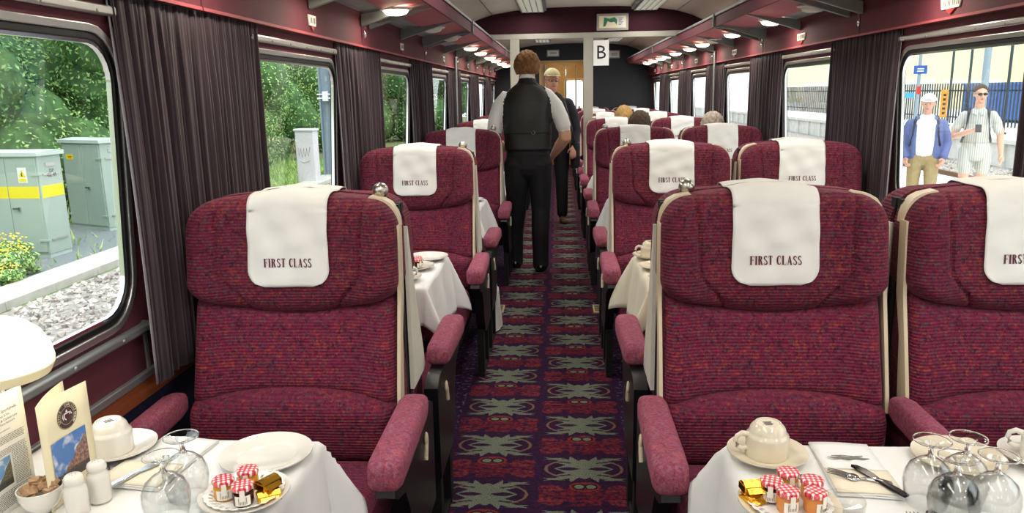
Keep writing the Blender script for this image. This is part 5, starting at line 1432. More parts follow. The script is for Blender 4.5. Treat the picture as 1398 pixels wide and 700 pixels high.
k_ = knife((.592, 1.345, TT + .0135), radians(25), 'dark-bladed steel knife in the crested napkin pocket', .13)
for q_ in [k_] + list(k_.children): q_.data.materials[0] = M['knife_dark']
for i, (x, y, lb) in enumerate([(.654, 1.288, 'upturned wine glass nearest the napkin, of four on the near right table'), (.722, 1.300, 'upturned wine glass at the back of the four, near right table'),
                   (.668, 1.225, 'upturned wine glass in front in the middle of the four, near right table'), (.738, 1.232, 'upturned wine glass on the window side of the four, near right table')]):
    goblet((x, y, TT), lb)
plate_((.79, 1.452, TT), .085, 'cream plate behind the four wine glasses, near right table', 'china_cream')
saucer((.955, 1.455, TT), 'white saucer with a cup at the right edge of the near right table')
cup((.958, 1.455, TT + .0065), radians(150), 'white cup upside down at the right edge of the near right table')
fork((.606, 1.165, TT), radians(-5), 'steel fork at the bottom edge of the near right table', .17)
spoon((.645, 1.208, TT), radians(-4), 'steel spoon beside the fork at the bottom edge, near right table', .19, 'table_spoon')
a = MB(); a.lathe([(.0001, .002), (.030, .002), (.036, .012), (.037, .026), (.035, .026), (.033, .012), (.0001, .006)], 32); o = a.build('glass_dish', 'drinking_glass', smooth=50); o.location = (.497, 1.255, TT)
tag(o, 'small clear glass dish beside the jam jar plate, near right table', 'dish')

# --- second bay, left table
Y2 = PITCH
def z_(): return TT
saucer((-.640, Y2 + 1.03, TT), 'white saucer under the cup, second left table')
cup((-.640, Y2 + 1.03, TT + .0065), radians(-10), 'white cup upside down on its saucer, second left table')
plate_((-.605, Y2 + 1.43, TT), .095, 'empty white plate at the aisle corner, second left table')
plate_((-.628, Y2 + 1.24, TT), .085, 'white plate with jam jars, second left table')
for i, (dx, dy, cc) in enumerate([(-.03, .02, 'peach_jam'), (.012, .035, 'peach_jam'), (.026, -.012, 'dark_jam'), (-.015, -.02, 'honey'), (-.06, -.005, 'dark_jam')]):
    jar((-.635 + dx, Y2 + 1.245 + dy, TT + .0045), .3 * i, cc, 'small gingham-lidded jam jar clustered on the second left table plate')
# second bay, right table
saucer((.405, Y2 + 1.43, TT), 'cream saucer under the cup, second right table', cream=True)
cup((.405, Y2 + 1.43, TT + .0065), radians(180), 'cream cup upside down on its saucer, second right table', cream=True)
plate_((.42, Y2 + 1.22, TT), .085, 'cream plate with jam jars, second right table', 'china_cream')
for i, (dx, dy, cc) in enumerate([(.0, .03, 'peach_jam'), (.035, .0, 'dark_jam'), (-.005, -.02, 'dark_jam')]):
    jar((.43 + dx, Y2 + 1.22 + dy, TT + .0045), .4 * i, cc, 'small gingham-lidded jam jar on the second right table plate')
plate_((.435, Y2 + 1.03, TT), .085, 'cream empty plate nearest the camera, second right table', 'china_cream')
# third and fourth bays
for side, sx in (('left', -.62), ('right', .43)):
    for b_ in (2, 3):
        yy = PITCH * b_; cr = side == 'right'; nm = ORD[b_]
        plate_((sx, yy + 1.40, TT), .09, 'white plate on the %s table %s of the aisle' % (nm, side), 'china_cream' if cr else 'china')
        saucer((sx - .02, yy + 1.18, TT), 'saucer under a cup on the %s table %s of the aisle' % (nm, side), cream=cr)
        cup((sx - .02, yy + 1.18, TT + .0065), .4, 'cup upside down on the %s table %s of the aisle' % (nm, side), cream=cr)
# ------------------------------------------------------------------ people
plain('skin', '#d9a58a', .55, var=.04, vs=10); plain('skin_ruddy', '#cc9680', .55, var=.05, vs=10)
plain('shirt_white', '#e8e6e2', .8, var=.03, vs=15); plain('trousers_black', '#0c0c10', .8); plain('waistcoat_black', '#15161a', .7, var=.15, vs=60)
plain('satin_black', '#201f1a', .55, var=.1, vs=10); plain('hair_ginger', '#80562e', .8, var=.5, vs=45, bmp=1, bs=120); plain('hair_blonde', '#c09a5c', .7, var=.3, vs=70, bmp=1, bs=150)
plain('hair_brown', '#4c3a28', .7, var=.4, vs=60, bmp=1, bs=150); plain('hair_grey', '#b5a99a', .7, var=.3, vs=60, bmp=1, bs=150)
plain('shoe_black', '#0a0a0b', .25); plain('shoe_brown', '#5a3c20', .5); plain('cap_cream', '#d8cfa4', .8, var=.06); plain('cap_white', '#f4f2ee', .8)
plain('jacket_blue', '#5c6896', .75, var=.08); plain('tee_white', '#e4e4e2', .8); plain('chino', '#a08c62', .8, var=.08); plain('jacket_dark', '#1b1c22', .8); plain('denim', '#1b2334', .85)
plain('strap_dark', '#34363c', .7); plain('lens_dark', '#0a0a0c', .1); plain('lips', '#b06a5c', .5); plain('eye_white', '#c8b8ac', .3); plain('phone_black', '#101114', .2)
def stripes():
    m, nt, b = nmat('striped_cotton'); E.nt = nt; t = nt.nodes.new('ShaderNodeTexCoord'); sx = nt.nodes.new('ShaderNodeSeparateXYZ'); nt.links.new(t.outputs['Object'], sx.inputs[0])
    l = (E(sx.outputs[0]) + 5).pmod(.026).lt(.008)
    nt.links.new(mixc(nt, l.v, '#c9c8be', '#a3a49a'), b.inputs['Base Color']); b.inputs['Roughness'].default_value = .85
stripes()
def chain(mb, pts):
    """tapered rounded limb: pts = [(Vector, rx, ry)] ; ry along the local second axis"""
    n = 14; rings = []
    P_ = [Vector(p[0]) for p in pts]; R_ = [(p[1], p[2] if len(p) > 2 else p[1]) for p in pts]
    d0 = (P_[1] - P_[0]).normalized(); d1 = (P_[-1] - P_[-2]).normalized()
    ext = [(P_[0] - d0 * min(R_[0]) * .8, R_[0], .35), (P_[0] - d0 * min(R_[0]) * .45, R_[0], .8)] + [(p, r, 1) for p, r in zip(P_, R_)] + [(P_[-1] + d1 * min(R_[-1]) * .45, R_[-1], .8), (P_[-1] + d1 * min(R_[-1]) * .8, R_[-1], .35)]
    vs = []
    for i, (p, r, k) in enumerate(ext):
        a = ext[max(0, i - 1)][0]; b = ext[min(len(ext) - 1, i + 1)][0]; d = (b - a).normalized()
        ex = Vector((1, 0, 0)) - d * d.x
        if ex.length < .3: ex = Vector((0, 0, 1)) - d * d.z
        ex.normalize(); ey = d.cross(ex).normalized()
        for q in range(n):
            t = 2 * pi * q / n; vs.append(p + ex * (r[0] * k * cos(t)) + ey * (r[1] * k * sin(t)))
    m = len(ext)
    mb.add(vs, [(i * n + q, i * n + (q + 1) % n, (i + 1) * n + (q + 1) % n, (i + 1) * n + q) for i in range(m - 1) for q in range(n)] + [tuple(range(n))[::-1], tuple(range((m - 1) * n, m * n))])
def person(name, loc, rz, label, prims, mats, voxel=.009, extra=None, scale=1.0):
    """prims: (label index, [(point, rx, ry)...]) or (label index, 'e', centre, radii). One continuous skin surface, coloured by the nearest piece."""
    mb = MB()
    for pr_ in prims:
        if pr_[1] == 'e': mb.ell(pr_[2], pr_[3], 0, 18, 12)
        else: chain(mb, pr_[1])
    o = mb.build('tmp', mats[0], smooth=0); md = o.modifiers.new('r', 'REMESH'); md.mode = 'VOXEL'; md.voxel_size = voxel; md.use_smooth_shade = True
    sm2 = o.modifiers.new('s', 'SMOOTH'); sm2.factor = .5; sm2.iterations = 3
    me = bpy.data.meshes.new_from_object(o.evaluated_get(bpy.context.evaluated_depsgraph_get()))
    bpy.data.objects.remove(o)
    me.materials.clear()
    for m_ in mats: me.materials.append(M[m_])
    import numpy as np
    nf = len(me.polygons); ctr = np.empty(nf * 3); me.polygons.foreach_get('center', ctr); ctr = ctr.reshape(-1, 3)
    best = np.full(nf, 1e9); lab = np.zeros(nf, int)
    for pr_ in prims:
        if pr_[1] == 'e':
            c, r = np.array(pr_[2]), np.array(pr_[3]); d = (np.linalg.norm((ctr - c) / r, axis=1) - 1) * min(pr_[3])
            u = d < best; best[u] = d[u]; lab[u] = pr_[0]
        else:
            P_ = pr_[1]
            for (a, b) in zip(P_, P_[1:]):
                pa, pb = np.array(a[0], float), np.array(b[0], float); ra, rb = (a[1] + a[-1]) / 2, (b[1] + b[-1]) / 2
                ab = pb - pa; t = np.clip(((ctr - pa) @ ab) / (ab @ ab + 1e-9), 0, 1); q = pa + t[:, None] * ab
                ax, ay = a[1] + (b[1] - a[1]) * t, a[-1] + (b[-1] - a[-1]) * t
                dv = ctr - q; dn = ab / (np.linalg.norm(ab) + 1e-9); ex = np.array([1., 0, 0]) - dn * dn[0]
                if np.linalg.norm(ex) < .3: ex = np.array([0, 0, 1.]) - dn * dn[2]
                ex /= np.linalg.norm(ex); ey = np.cross(dn, ex); al = dv @ dn
                dd = (np.sqrt((dv @ ex / ax) ** 2 + (dv @ ey / ay) ** 2 + (al / np.minimum(ax, ay)) ** 2) - 1) * np.minimum(ax, ay)
                u = dd < best; best[u] = dd[u]; lab[u] = pr_[0]
    me.polygons.foreach_set('material_index', lab.astype('int32').tolist()); me.polygons.foreach_set('use_smooth', [True] * nf); me.update()
    root = empty(name, loc, rz); root.scale = (scale,) * 3; tag(root, label, 'person')
    b = bpy.data.objects.new('body', me); COL.objects.link(b); b.parent = root
    return root
def hand(wrist, d, up, side, lab, curl=.5, L=1.0):
    """palm and five fingers; d = pointing direction, up = back of hand, side=+1 thumb towards +cross"""
    d = Vector(d).normalized(); up = Vector(up); up = (up - d * up.dot(d)).normalized(); s = d.cross(up).normalized() * side
    w = Vector(wrist); out = []
    out.append((lab, [(w - d * .01, .026, .019), (w + d * .04 * L, .036, .015), (w + d * .082 * L, .036, .013)]))
    for i, (o_, ln) in enumerate(((.030, .068), (.010, .078), (-.010, .072), (-.030, .056))):
        b = w + d * .085 * L + s * o_; p = [b]
        dirn = d.copy()
        for k, fr in enumerate((.42, .32, .26)):
            ang = curl * (.55 + .5 * k); dirn = (dirn * cos(ang) - up * sin(ang)).normalized(); up2 = up
            p.append(p[-1] + dirn * ln * fr * L)
        out.append((lab, [(p[0], .0098), (p[1], .0092), (p[2], .0085), (p[3], .0072)]))
    t0 = w + d * .025 * L + s * .030
    t1 = t0 + (d * .55 + s * .75 - up * .3).normalized() * .038; t2 = t1 + (d * .9 + s * .15 - up * .4).normalized() * .030
    out.append((lab, [(t0, .014), (t1, .0115), (t2, .0090)]))
    return out
def head(c, lab, facing=(0, -1), s=1.0, ear=True):
    c = Vector(c); f = Vector((facing[0], facing[1], 0)).normalized(); r = Vector((-f.y, f.x, 0))
    P = lambda a, b, z: c + f * a * s + r * b * s + Vector((0, 0, z * s))
    out = [(lab, 'e', tuple(P(-.012, 0, .03)), (.078 * s, .092 * s, .092 * s) if abs(f.y) > .7 else (.092 * s, .078 * s, .092 * s)),
           (lab, 'e', tuple(P(.022, 0, -.035)), (.060 * s, .066 * s, .072 * s) if abs(f.y) > .7 else (.066 * s, .060 * s, .072 * s)),
           (lab, 'e', tuple(P(.058, 0, -.088)), (.026 * s, .024 * s, .022 * s)),                       # chin
           (lab, [(P(.082, 0, .012), .009 * s), (P(.098, 0, -.016), .012 * s), (P(.104, 0, -.030), .014 * s)]),     # nose
           (lab, [(P(.074, -.035, .028), .012 * s), (P(.082, 0, .024), .011 * s), (P(.074, .035, .028), .012 * s)])]  # brow
    if ear:
        for k in (-1, 1): out.append((lab, [(P(-.008, k * .080, .018), .010 * s, .014 * s), (P(-.004, k * .082, -.022), .008 * s, .011 * s)]))
    return out, P, f, r
def face_parts(root, P, s, eyes=True, mouth=True):
    if eyes:
        for k in (-1, 1):
            a = MB(); a.ell(P(.074, k * .031, .004), (.0115 * s,) * 3, 0, 12, 8); e = a.build('eye', 'eye_white', root); b = MB(); b.ell(P(.0835, k * .031, .004), (.0062 * s,) * 3, 0, 10, 6); b.build('iris', 'black_ink', e)
    if mouth:
        a = MB(); a.tube([P(.077, -.022, -.058), P(.086, -.008, -.060), P(.087, .008, -.060), P(.077, .022, -.058)], [.003, .0055, .0055, .003], 8); a.build('mouth', 'lips', root)
def hair_cap(root, c, mat, f, s=1.0, low=-.03, thick=.012, seed=1, curly=True, name='hair', fk=.16):
    rr = random.Random(seed); a = MB(); c = Vector(c); ph = [rr.uniform(0, 6) for _ in range(6)]
    def fn(u, v):
        th = 2 * pi * u; d = Vector((cos(th), sin(th), 0)); front = d.dot(f)
        zmin = low if front < .25 else low + (front - .25) * fk
        zmax = .092 + thick
        el = asin(max(-1, min(1, zmin / (.095 + thick)))); ph_ = el + (pi / 2 - el) * v * .999
        w = 1 + (.03 * sin(th * 23 + v * 31) * sin(v * 37 + ph[4]) + .05 * sin(th * 9 + ph[0] + v * 8) * sin(v * 17 + ph[1]) + .03 * sin(th * 17 + ph[2]) * sin(v * 29 + ph[3]) if curly else .015 * sin(th * 11 + v * 4))
        rx, ry = .078 + thick, .092 + thick
        w *= 1 - .06 * max(0, 1 - v / .25) ** 2
        if v == 0: w *= .93
        if abs(f.x) > .7: rx, ry = ry, rx
        return c + Vector((cos(th) * cos(ph_) * rx, sin(th) * cos(ph_) * ry, sin(ph_) * (.092 + thick))) * s * w + Vector((0, 0, .03 * s)) - f * .012 * s
    a.grid(fn, 56, 26, closeu=True); q = a.build(name, mat, root, smooth=180)
    md = q.modifiers.new('t', 'SOLIDIFY'); md.thickness = .008; md.offset = -1
    return q

# ---- the waiter: standing in the aisle, back to us, forearms forward
def waiter():
    SK, SH, TR, SO, VE = 0, 1, 2, 3, 4
    mats = ['skin', 'shirt_white', 'trousers_black', 'shoe_black', 'waistcoat_black']
    L = []
    # legs (feet pointing away, +Y)
    for sx, fx, fy in ((-1, -.125, .10), (1, .095, -.04)):
        L.append((TR, [((sx * .095, .0, .90), .108, .125), ((sx * .10, .01, .74), .098, .108), ((sx * .10 , .02 + fy * .4, .52), .080, .085), ((fx, fy, .32), .074, .078), ((fx, fy, .10), .066, .070), ((fx, fy, .05), .068, .078)]))
        L.append((SO, [((fx, fy - .06, .035), .036, .034), ((fx, fy + .05, .036), .042, .034), ((fx, fy + .16, .026), .036, .024)]))
    L.append((TR, [((0, .0, .86), .180, .130), ((0, .0, 1.0), .178, .126)]))
    L.append((VE, [((0, .0, 1.0), .184, .128), ((0, -.005, 1.10), .184, .128), ((0, -.015, 1.25), .203, .130), ((0, -.02, 1.39), .215, .112), ((0, -.01, 1.465), .165, .088), ((0, .0, 1.53), .085, .072)]))
    L.append((SH, [((-.17, 0, 1.425), .062), ((0, .005, 1.50), .075, .066), ((.17, 0, 1.425), .062)]))
    L.append((SH, [((0, .005, 1.50), .070, .066), ((0, .012, 1.58), .064, .064)]))
    L.append((SK, [((0, .01, 1.54), .066, .062), ((0, .02, 1.62), .066, .064)]))
    hd, P, f, r = head((.0, .045, 1.652), SK, (0.0, 1), 1.0)
    L += hd
    for sx in (-1, 1):
        ex = sx * (.290 if sx > 0 else .275)
        L.append((SH, [((sx * .175, -.01, 1.41), .064, .062), ((sx * .225, -.015, 1.35), .066, .064), ((ex * .93, -.02, 1.26), .062, .062), ((ex, -.015, 1.19 if sx > 0 else 1.12), .062, .064)]))
        if sx > 0:
            el = Vector((ex + .012, -.02, 1.10)); wr = Vector((ex - .09, .17, .94))
        else:
            el = Vector((ex, -.01, 1.08)); wr = Vector((ex + .10, .22, .98))
        L.append((SK, [((ex, -.016, 1.20 if sx > 0 else 1.14), .050), (el, .051), (el.lerp(wr, .4), .046), (el.lerp(wr, .8), .034), (wr, .028)]))
        L += hand(wr, (wr - el).normalized() + Vector((0, .1, .1)), (0, 0, 1), sx * -1, SK, .5)
    root = person('person', (-.255, 6.27, 0), 0, 'person standing in the aisle, back turned, black waistcoat, white short sleeves, curly ginger hair', L, mats, .0085, scale=1.0)
    hair_cap(root, (0, .045, 1.645), 'hair_ginger', f, 1.02, -.078, .024, 3)
    # collar, waistcoat back yoke, cinch buckle
    a = MB(); a.grid(lambda u, v: ((.070 - .008 * v) * cos(2 * pi * u), (.068 - .006 * v) * sin(2 * pi * u) + .012, 1.545 + .050 * v + .010 * sin(2 * pi * u)), 32, 3, closeu=True)
    q = a.build('collar', 'shirt_white', root, smooth=180); md = q.modifiers.new('t', 'SOLIDIFY'); md.thickness = .004
    a = MB()
    def vest(u, v):
        t = pi + pi * u                                     # back half and flanks
        z = 1.01 + v * (1.535 - 1.01)
        k = [(.955, .192, .136), (1.02, .190, .134), (1.10, .190, .134), (1.25, .210, .137), (1.39, .222, .126), (1.465, .172, .104), (1.535, .082, .086)]
        for (z0, x0, y0), (z1, x1, y1) in zip(k, k[1:]):
            if z <= z1 + 1e-6: f_ = (z - z0) / (z1 - z0); rx = x0 + (x1 - x0) * f_; ry = y0 + (y1 - y0) * f_; break
        arm = sm(1.12, 1.3, z); lim = 1 - .13 * arm * (1 - sm(1.40, 1.5, z))
        x = rx * cos(t) * lim; y = ry * sin(t) * (1) - .010 - .008 * sm(1.1, 1.3, z)
        return (x, y - .004, z)
    a.grid(vest, 36, 30); q = a.build('waistcoat_back', 'satin_black', root, smooth=180); md = q.modifiers.new('t', 'SOLIDIFY'); md.thickness = .006
    a = MB(); a.tube([(.05 + .014 * cos(t * .5), -.158, 1.15 + .014 * sin(t * .5)) for t in range(13)], .003, 6); a.build('cinch_buckle', 'steel', root)
    a = MB(); a.grid(lambda u, v: (.192 * cos(pi + .35 + (pi - .7) * u), .131 * sin(pi + .35 + (pi - .7) * u) - .024, 1.143 + .009 * v), 20, 2); q = a.build('cinch_strap', 'waistcoat_black', root, smooth=180); md = q.modifiers.new('t', 'SOLIDIFY'); md.thickness = .003
    return root
waiter()

# ---- man in a pale cap further down the aisle, facing us
def cap_man():
    SK, SH, TR, SO, JK = range(5); mats = ['skin_ruddy', 'tee_white', 'trousers_black', 'shoe_brown', 'jacket_dark']; L = []
    for sx, fx, fy in ((-1, -.12, .02), (1, .10, -.10)):
        L.append((TR, [((sx * .09, 0, .88), .105, .12), ((sx * .10, -.01, .70), .092, .1), ((fx, fy * .5, .50), .075, .08), ((fx, fy, .10), .062, .066)]))
        L.append((SO, [((fx, fy + .06, .035), .036, .034), ((fx, fy - .06, .036), .042, .034), ((fx + .02, fy - .17, .026), .036, .024)]))
    L.append((TR, [((0, 0, .84), .165, .125), ((0, 0, .98), .17, .13)]))
    L.append((JK, [((0, 0, .95), .185, .14), ((0, -.01, 1.15), .18, .14), ((0, 0, 1.32), .20, .125), ((0, .01, 1.40), .13, .085)]))
    L.append((SK, [((0, 0, 1.42), .056, .056), ((0, -.01, 1.52), .054, .054)]))
    hd, P, f, r = head((0, -.03, 1.585), SK, (.15, -1), .98); L += hd
    for sx in (-1, 1):
        el = Vector((sx * .27, -.02, 1.02)); wr = Vector((sx * .20, -.22, 1.02)) if sx < 0 else Vector((.235, -.12, .86))
        L.append((JK, [((sx * .17, 0, 1.34), .068), ((sx * .24, -.01, 1.2), .062), (el, .056), (el.lerp(wr, .8), .042)]))
        L += hand(wr, wr - el, (0, -.3, 1), sx, SK, .6)
    root = person('person', (-.075, 8.78, 0), radians(4), 'person in a pale cap, glasses and dark jacket facing us beyond the waiter', L, mats, .010)
    face_parts(root, P, 1.0)
    hair_cap(root, (0, -.03, 1.585), 'cap_cream', f, .99, .028, .022, 5, False, 'flat_cap', fk=.02)
    a = MB(); a.grid(lambda u, v: tuple(P(.060 + .060 * v * sin(pi * u) + .012, -.080 + .16 * u, .066 - .010 * v)), 16, 4); q = a.build('cap_peak', 'cap_cream', root, smooth=180); md = q.modifiers.new('t', 'SOLIDIFY'); md.thickness = .006
    a = MB()
    for k in (-1, 1): a.tube([P(.098, k * .031 + .025 * cos(t * pi / 8), .006 + .017 * sin(t * pi / 8)) for t in range(17)], .0022, 6)
    for k in (-1, 1): a.tube([P(.096, k * .055, .010), P(0, k * .086, .014)], .002, 6)
    a.build('glasses', 'black_ink', root)
    a = MB(); a.tube([(.13, -.10, 1.36), (.20, -.16, 1.1), (.24, -.13, .90), (.25, -.06, .80)], .014, 8, flat=.5); a.build('bag_strap', 'strap_dark', root)
    a = MB(); a.grid(lambda u, v: (.255 + .055 * cos(2 * pi * u), -.03 + .13 * sin(2 * pi * u), .62 + .28 * v), 20, 4, closeu=True); a.add([(.255 + .055 * cos(2 * pi * i / 20), -.03 + .13 * sin(2 * pi * i / 20), .9) for i in range(20)], [tuple(range(20))]); a.add([(.255 + .055 * cos(2 * pi * i / 20), -.03 + .13 * sin(2 * pi * i / 20), .62) for i in range(20)], [tuple(range(20))]); a.build('shoulder_bag', 'jacket_dark', root)
cap_man()

# ---- seated passengers seen from behind (they face away, +Y)
def seated(x, yseat, label, hairmat, shirt, top=1.27, bald=False, reach=None, low=-.05, seed=1):
    """yseat: the pair centre line behind them"""
    SK, SH, TR, SO = range(4); mats = ['skin_ruddy', shirt, 'denim', 'shoe_brown']; L = []
    hz_ = top - .125
    by = yseat + .335
    for sx in (-1, 1):
        L.append((TR, [((sx * .09, by, .56), .085, .09), ((sx * .11, by + .22, .565), .080, .08), ((sx * .12, by + .42, .54), .068, .068), ((sx * .13, by + .45, .35), .058), ((sx * .13, by + .44, .12), .05)]))
        L.append((SO, [((sx * .13, by + .40, .04), .036, .034), ((sx * .13, by + .54, .036), .038, .028)]))
    L.append((TR, [((0, by, .57), .155, .10), ((0, by, .64), .150, .10)]))
    sh = hz_ - .27
    L.append((SH, [((0, by, .64), .155, .105), ((0, by - .01, (.64 + sh) / 2), .155, .105), ((0, by - .01, sh - .02), .175, .095), ((0, by, sh + .05), .11, .07)]))
    L.append((SK, [((0, by, sh + .06), .055), ((0, by + .01, hz_ - .07), .053)]))
    hd, P, f, r = head((0, by + .02, hz_), SK, (0.05, 1), 1.0); L += hd
    for sx in (-1, 1):
        if reach and sx * reach[0] > 0:
            el = Vector((sx * .26, by + .10, .74)); wr = Vector(reach[1])
        else: el = Vector((sx * .235, by + .08, .72)); wr = Vector((sx * .12, by + .30, .70))
        L.append((SH, [((sx * .165, by, sh - .02), .058), ((sx * .215, by + .02, .84), .050), (el, .045), (el.lerp(wr, .85), .036)]))
        L += hand(wr, wr - el, (0, 0, 1), -sx, SK, .45)
    root = person('person', (x, 0, 0), 0, label, L, mats, .010)
    hair_cap(root, (0, by + .02, hz_), hairmat, f, 1.0, low, .014, seed, True)
    return root, by
seated(.665, 6.10, 'seated person with short brown hair seen above the third right aisle seats', 'hair_brown', 'jacket_blue', 1.290, seed=2)
pr_, by_ = seated(.70, 8.08, 'seated blonde person in dark clothes holding a phone into the aisle', 'hair_blonde', 'jacket_dark', 1.30, reach=(-1, (-.46, 8.72, .735)), seed=7)
ph = empty('phone', (.70 - .53, 8.84, .765), radians(30)); tag(ph, 'white phone held out over the aisle beyond the partition', 'phone')
MB().box(-.036, .036, -.075, .075, 0, .008).build('case', 'white_card', ph, bevel=.003); MB().box(-.031, .031, -.068, .068, .0078, .0088).build('screen', 'phone_black', ph)
seated(1.26, 6.10, 'seated grey-haired person seen above the third seats by the right windows', 'hair_grey', 'shirt_white', 1.272, seed=9)

# ---- two walkers on the platform
def walker_sun():
    SK, ST, SO = range(3); mats = ['skin', 'striped_cotton', 'cap_white']; L = []
    for sx, ky, fy in ((-1, -.10, -.02), (1, -.02, .20)):
        L.append((ST, [((sx * .09, 0, .92), .105, .115), ((sx * .10, ky * .4, .76), .098, .105), ((sx * .105, ky * .8, .67), .088, .095)]))
        L.append((SK, [((sx * .105, ky * .8, .68), .070), ((sx * .105, ky, .50), .060), ((sx * .105, (ky + fy) / 2, .34), .058), ((sx * .105, fy, .12), .038)]))
        L.append((SO, [((sx * .105, fy + .05, .04), .036, .034), ((sx * .11, fy - .14, .036), .040, .028)]))
    L.append((ST, [((0, 0, .86), .158, .12), ((0, 0, 1.02), .160, .12), ((0, -.01, 1.2), .162, .118), ((0, 0, 1.38), .170, .10), ((0, .01, 1.43), .11, .075)]))
    L.append((SK, [((0, .01, 1.46), .060), ((0, 0, 1.56), .056)]))
    hd, P, f, r = head((0, -.01, 1.655), SK, (.25, -1), 1.0); L += hd
    # his right arm (screen left) lifts a phone, the other hangs
    L.append((ST, [((-.155, 0, 1.395), .058), ((-.215, -.01, 1.30), .058), ((-.245, -.02, 1.20), .060)]))
    el = Vector((-.26, -.03, 1.10)); wr = Vector((-.06, -.25, 1.20)); L.append((SK, [((-.26, -.02, 1.22), .048), (el, .046), (el.lerp(wr, .5), .040), (wr, .027)])); L += hand(wr, wr - el, (0, -.6, .8), 1, SK, .8)
    L.append((ST, [((.155, 0, 1.395), .058), ((.215, .0, 1.30), .058), ((.245, .01, 1.18), .060)]))
    el = Vector((.275, .02, 1.10)); wr = Vector((.30, -.06, .86)); L.append((SK, [((.262, .01, 1.2), .048), (el, .045), (el.lerp(wr, .5), .039), (wr, .027)])); L += hand(wr, (wr - el), (1, 0, 0), 1, SK, .6)
    root = person('person', (5.62, 10.75, PZ), radians(-26), 'person in striped shirt and shorts with sunglasses, holding a phone on the platform', L, mats, .0085)
    face_parts(root, P, 1.0, eyes=False)
    hair_cap(root, (0, -.01, 1.655), 'hair_brown', f, 1.0, .0, .012, 4, True, fk=.085)
    a = MB()
    for k in (-1, 1): a.ell(P(.092, k * .032, .006), (.027, .012, .018), 0, 16, 8)
    a.tube([P(.098, -.014, .010), P(.102, 0, .012), P(.098, .014, .010)], .003, 6)
    for k in (-1, 1): a.tube([P(.088, k * .058, .010), P(0, k * .086, .014)], .0028, 6)
    a.build('sunglasses', 'lens_dark', root)
    a = MB()
    for k in (-1, 1): a.tube([(k * .10, .10, 1.42), (k * .11, .02, 1.475), (k * .115, -.09, 1.42), (k * .13, -.135, 1.25), (k * .155, -.10, 1.10), (k * .17, .04, 1.02)], .016, 8, flat=.4)
    a.build('rucksack_straps', 'strap_dark', root)
    a = MB(); a.box(-.15, .15, .10, .24, 1.0, 1.42); a.build('rucksack', 'strap_dark', root, bevel=.04, seg=4)
    a = MB(); a.box(-.004, .004, -.143, -.132, .98, 1.36); a.build('shirt_placket', 'striped_cotton', root)
    a = MB(); a.grid(lambda u, v: ((.178 - .010 * v) * cos(2 * pi * u), (.140 - .012 * v) * sin(2 * pi * u) - .002, .80 + .02 * sin(4 * pi * u + 1.5) * (1 - v) + v * .22), 40, 4, closeu=True)
    q = a.build('shirt_hem', 'striped_cotton', root, smooth=180); md = q.modifiers.new('t', 'SOLIDIFY'); md.thickness = .005
    a = MB()
    for k in (-1, 1): a.prism([(k * .01, 1.455), (k * .075, 1.475), (k * .07, 1.415), (k * .02, 1.385)], lambda p, q, t: (p, t - (1.475 - q) * .25, q), -.092, -.084)
    a.build('shirt_collar', 'striped_cotton', root)
    p = empty('phone', root.matrix_basis @ Vector((.005, -.33, 1.225))); p.rotation_euler = (radians(-50), 0, radians(-26)); tag(p, 'dark phone held up by the person in sunglasses', 'phone')
    MB().box(-.036, .036, -.006, .006, -.07, .07).build('case', 'phone_black', p, bevel=.003); MB().box(-.031, .031, .0055, .0068, -.062, .062).build('screen', 'lens_dark', p)
walker_sun()
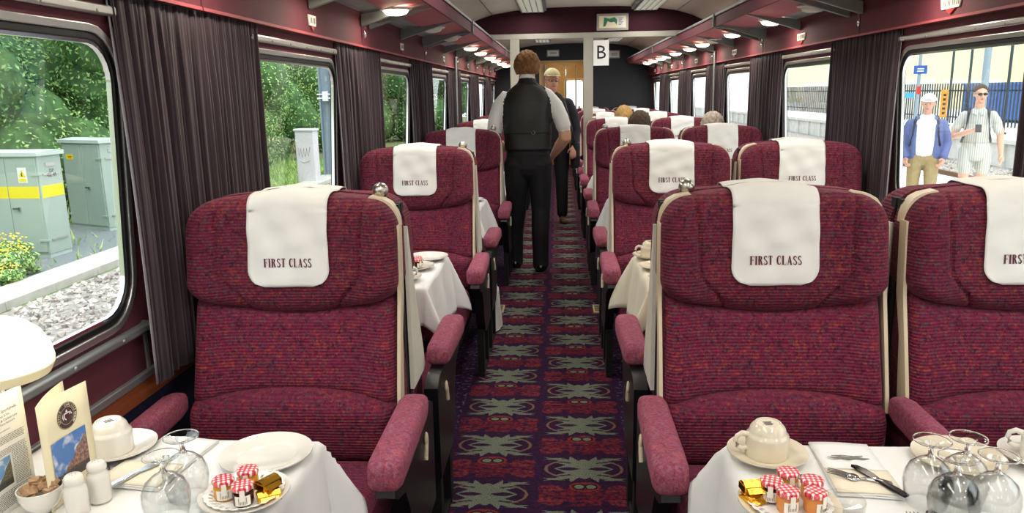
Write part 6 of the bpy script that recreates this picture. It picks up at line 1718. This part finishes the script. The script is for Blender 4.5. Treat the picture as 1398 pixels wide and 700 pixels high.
def walker_cap():
    SK, TE, CH, SO, JK = range(5); mats = ['skin_ruddy', 'tee_white', 'chino', 'strap_dark', 'jacket_blue']; L = []
    for sx, ky, fy in ((-1, -.05, .12), (1, -.10, -.16)):
        L.append((CH, [((sx * .09, 0, .86), .105, .118), ((sx * .10, ky * .4, .68), .09, .098), ((sx * .105, ky, .46), .075, .08), ((sx * .105, (ky + fy) / 2, .28), .07, .072), ((sx * .105, fy, .09), .062, .066)]))
        L.append((SO, [((sx * .105, fy + .05, .04), .038, .034), ((sx * .11, fy - .14, .036), .042, .028)]))
    L.append((CH, [((0, 0, .82), .162, .125), ((0, 0, .95), .168, .128)]))
    L.append((TE, [((0, -.02, .94), .160, .125), ((0, -.025, 1.1), .158, .128), ((0, -.015, 1.27), .17, .115), ((0, 0, 1.36), .115, .078)]))
    for sx in (-1, 1):
        L.append((JK, [((sx * .115, .01, .86), .085, .125), ((sx * .12, .005, 1.1), .085, .13), ((sx * .125, .01, 1.27), .078, .115), ((sx * .07, .02, 1.37), .05, .07)]))
        el = Vector((sx * .255, .03, 1.03)); wr = Vector((sx * .225, -.10, .84))
        L.append((JK, [((sx * .175, .01, 1.30), .070), ((sx * .228, .02, 1.17), .066), (el, .064), (el.lerp(wr, .85), .052)]))
        L += hand(wr, wr - el + Vector((-sx * .02, -.02, 0)), (sx, 0, .2), sx, SK, .9)
    L.append((JK, [((0, .06, .88), .15, .09), ((0, .06, 1.3), .15, .08)]))
    L.append((SK, [((0, 0, 1.38), .055), ((0, -.02, 1.46), .054)]))
    hd, P, f, r = head((0, -.035, 1.545), SK, (-.05, -1), .98); L += hd
    root = person('person', (4.86, 10.55, PZ), radians(-24), 'person in a white cap, blue jacket and khaki trousers walking on the platform', L, mats, .0085)
    face_parts(root, P, 1.0)
    hair_cap(root, (0, -.035, 1.545), 'hair_grey', f, .98, -.03, .004, 4, True)
    hair_cap(root, (0, -.035, 1.545), 'cap_white', f, .99, .016, .020, 5, False, 'white_cap', fk=.03)
    a = MB(); a.grid(lambda u, v: tuple(P(.055 + .085 * v * sin(pi * u) + .012, -.082 + .164 * u, .056 - .012 * v)), 16, 4); q = a.build('cap_peak', 'cap_white', root, smooth=180); md = q.modifiers.new('t', 'SOLIDIFY'); md.thickness = .006
    a = MB()
    for k in (-1, 1): a.tube([(k * .10, .12, 1.33), (k * .12, .02, 1.385), (k * .135, -.08, 1.33), (k * .15, -.12, 1.18), (k * .175, -.10, 1.02), (k * .17, .04, .95)], .017, 8, flat=.4)
    a.build('rucksack_straps', 'strap_dark', root)
    a = MB(); a.box(-.15, .15, .12, .26, .92, 1.34); a.build('rucksack', 'strap_dark', root, bevel=.04, seg=4)
walker_cap()
# white bag hanging beside the second left seat, and small aisle-floor vents
o = mk('white_bag', (-.425, 4.62, 0), 0, 'crumpled white cloth bag slumped by the second left aisle seat', 'bag')
a = MB()
def bagf(u, v):
    t = 2 * pi * u; z = .30 * v; r = .055 + .03 * (1 - v) ** .7 + .01 * sin(t * 3 + v * 4) + .006 * sin(t * 7 + v * 9)
    if v > .93: r *= .5
    return (r * cos(t) * .62, r * sin(t) * 1.35, z + .012)
a.grid(bagf, 32, 16, closeu=True); a.add([(.05 * cos(2 * pi * i / 20), .11 * sin(2 * pi * i / 20), .012) for i in range(20)], [tuple(range(20))]); a.build('sack', 'white_cotton', o, smooth=180)
for (x, y, s_, ow) in ((-.435, 5.05, 'left', 'nearer'), (.275, 5.05, 'right', 'nearer')):
    o = mk('floor_vent', (x, y, 0), 0, 'small brass floor vent at the %s edge of the aisle' % s_, 'vent')
    MB().box(-.05, .05, -.09, .09, 0, .012).build('rim', 'tan_trim', o, bevel=.003)
    b = MB()
    for q in range(5): b.box(-.04, .04, -.07 + q * .03, -.055 + q * .03, .0115, .0135)
    b.build('grille', 'black_matt', o)
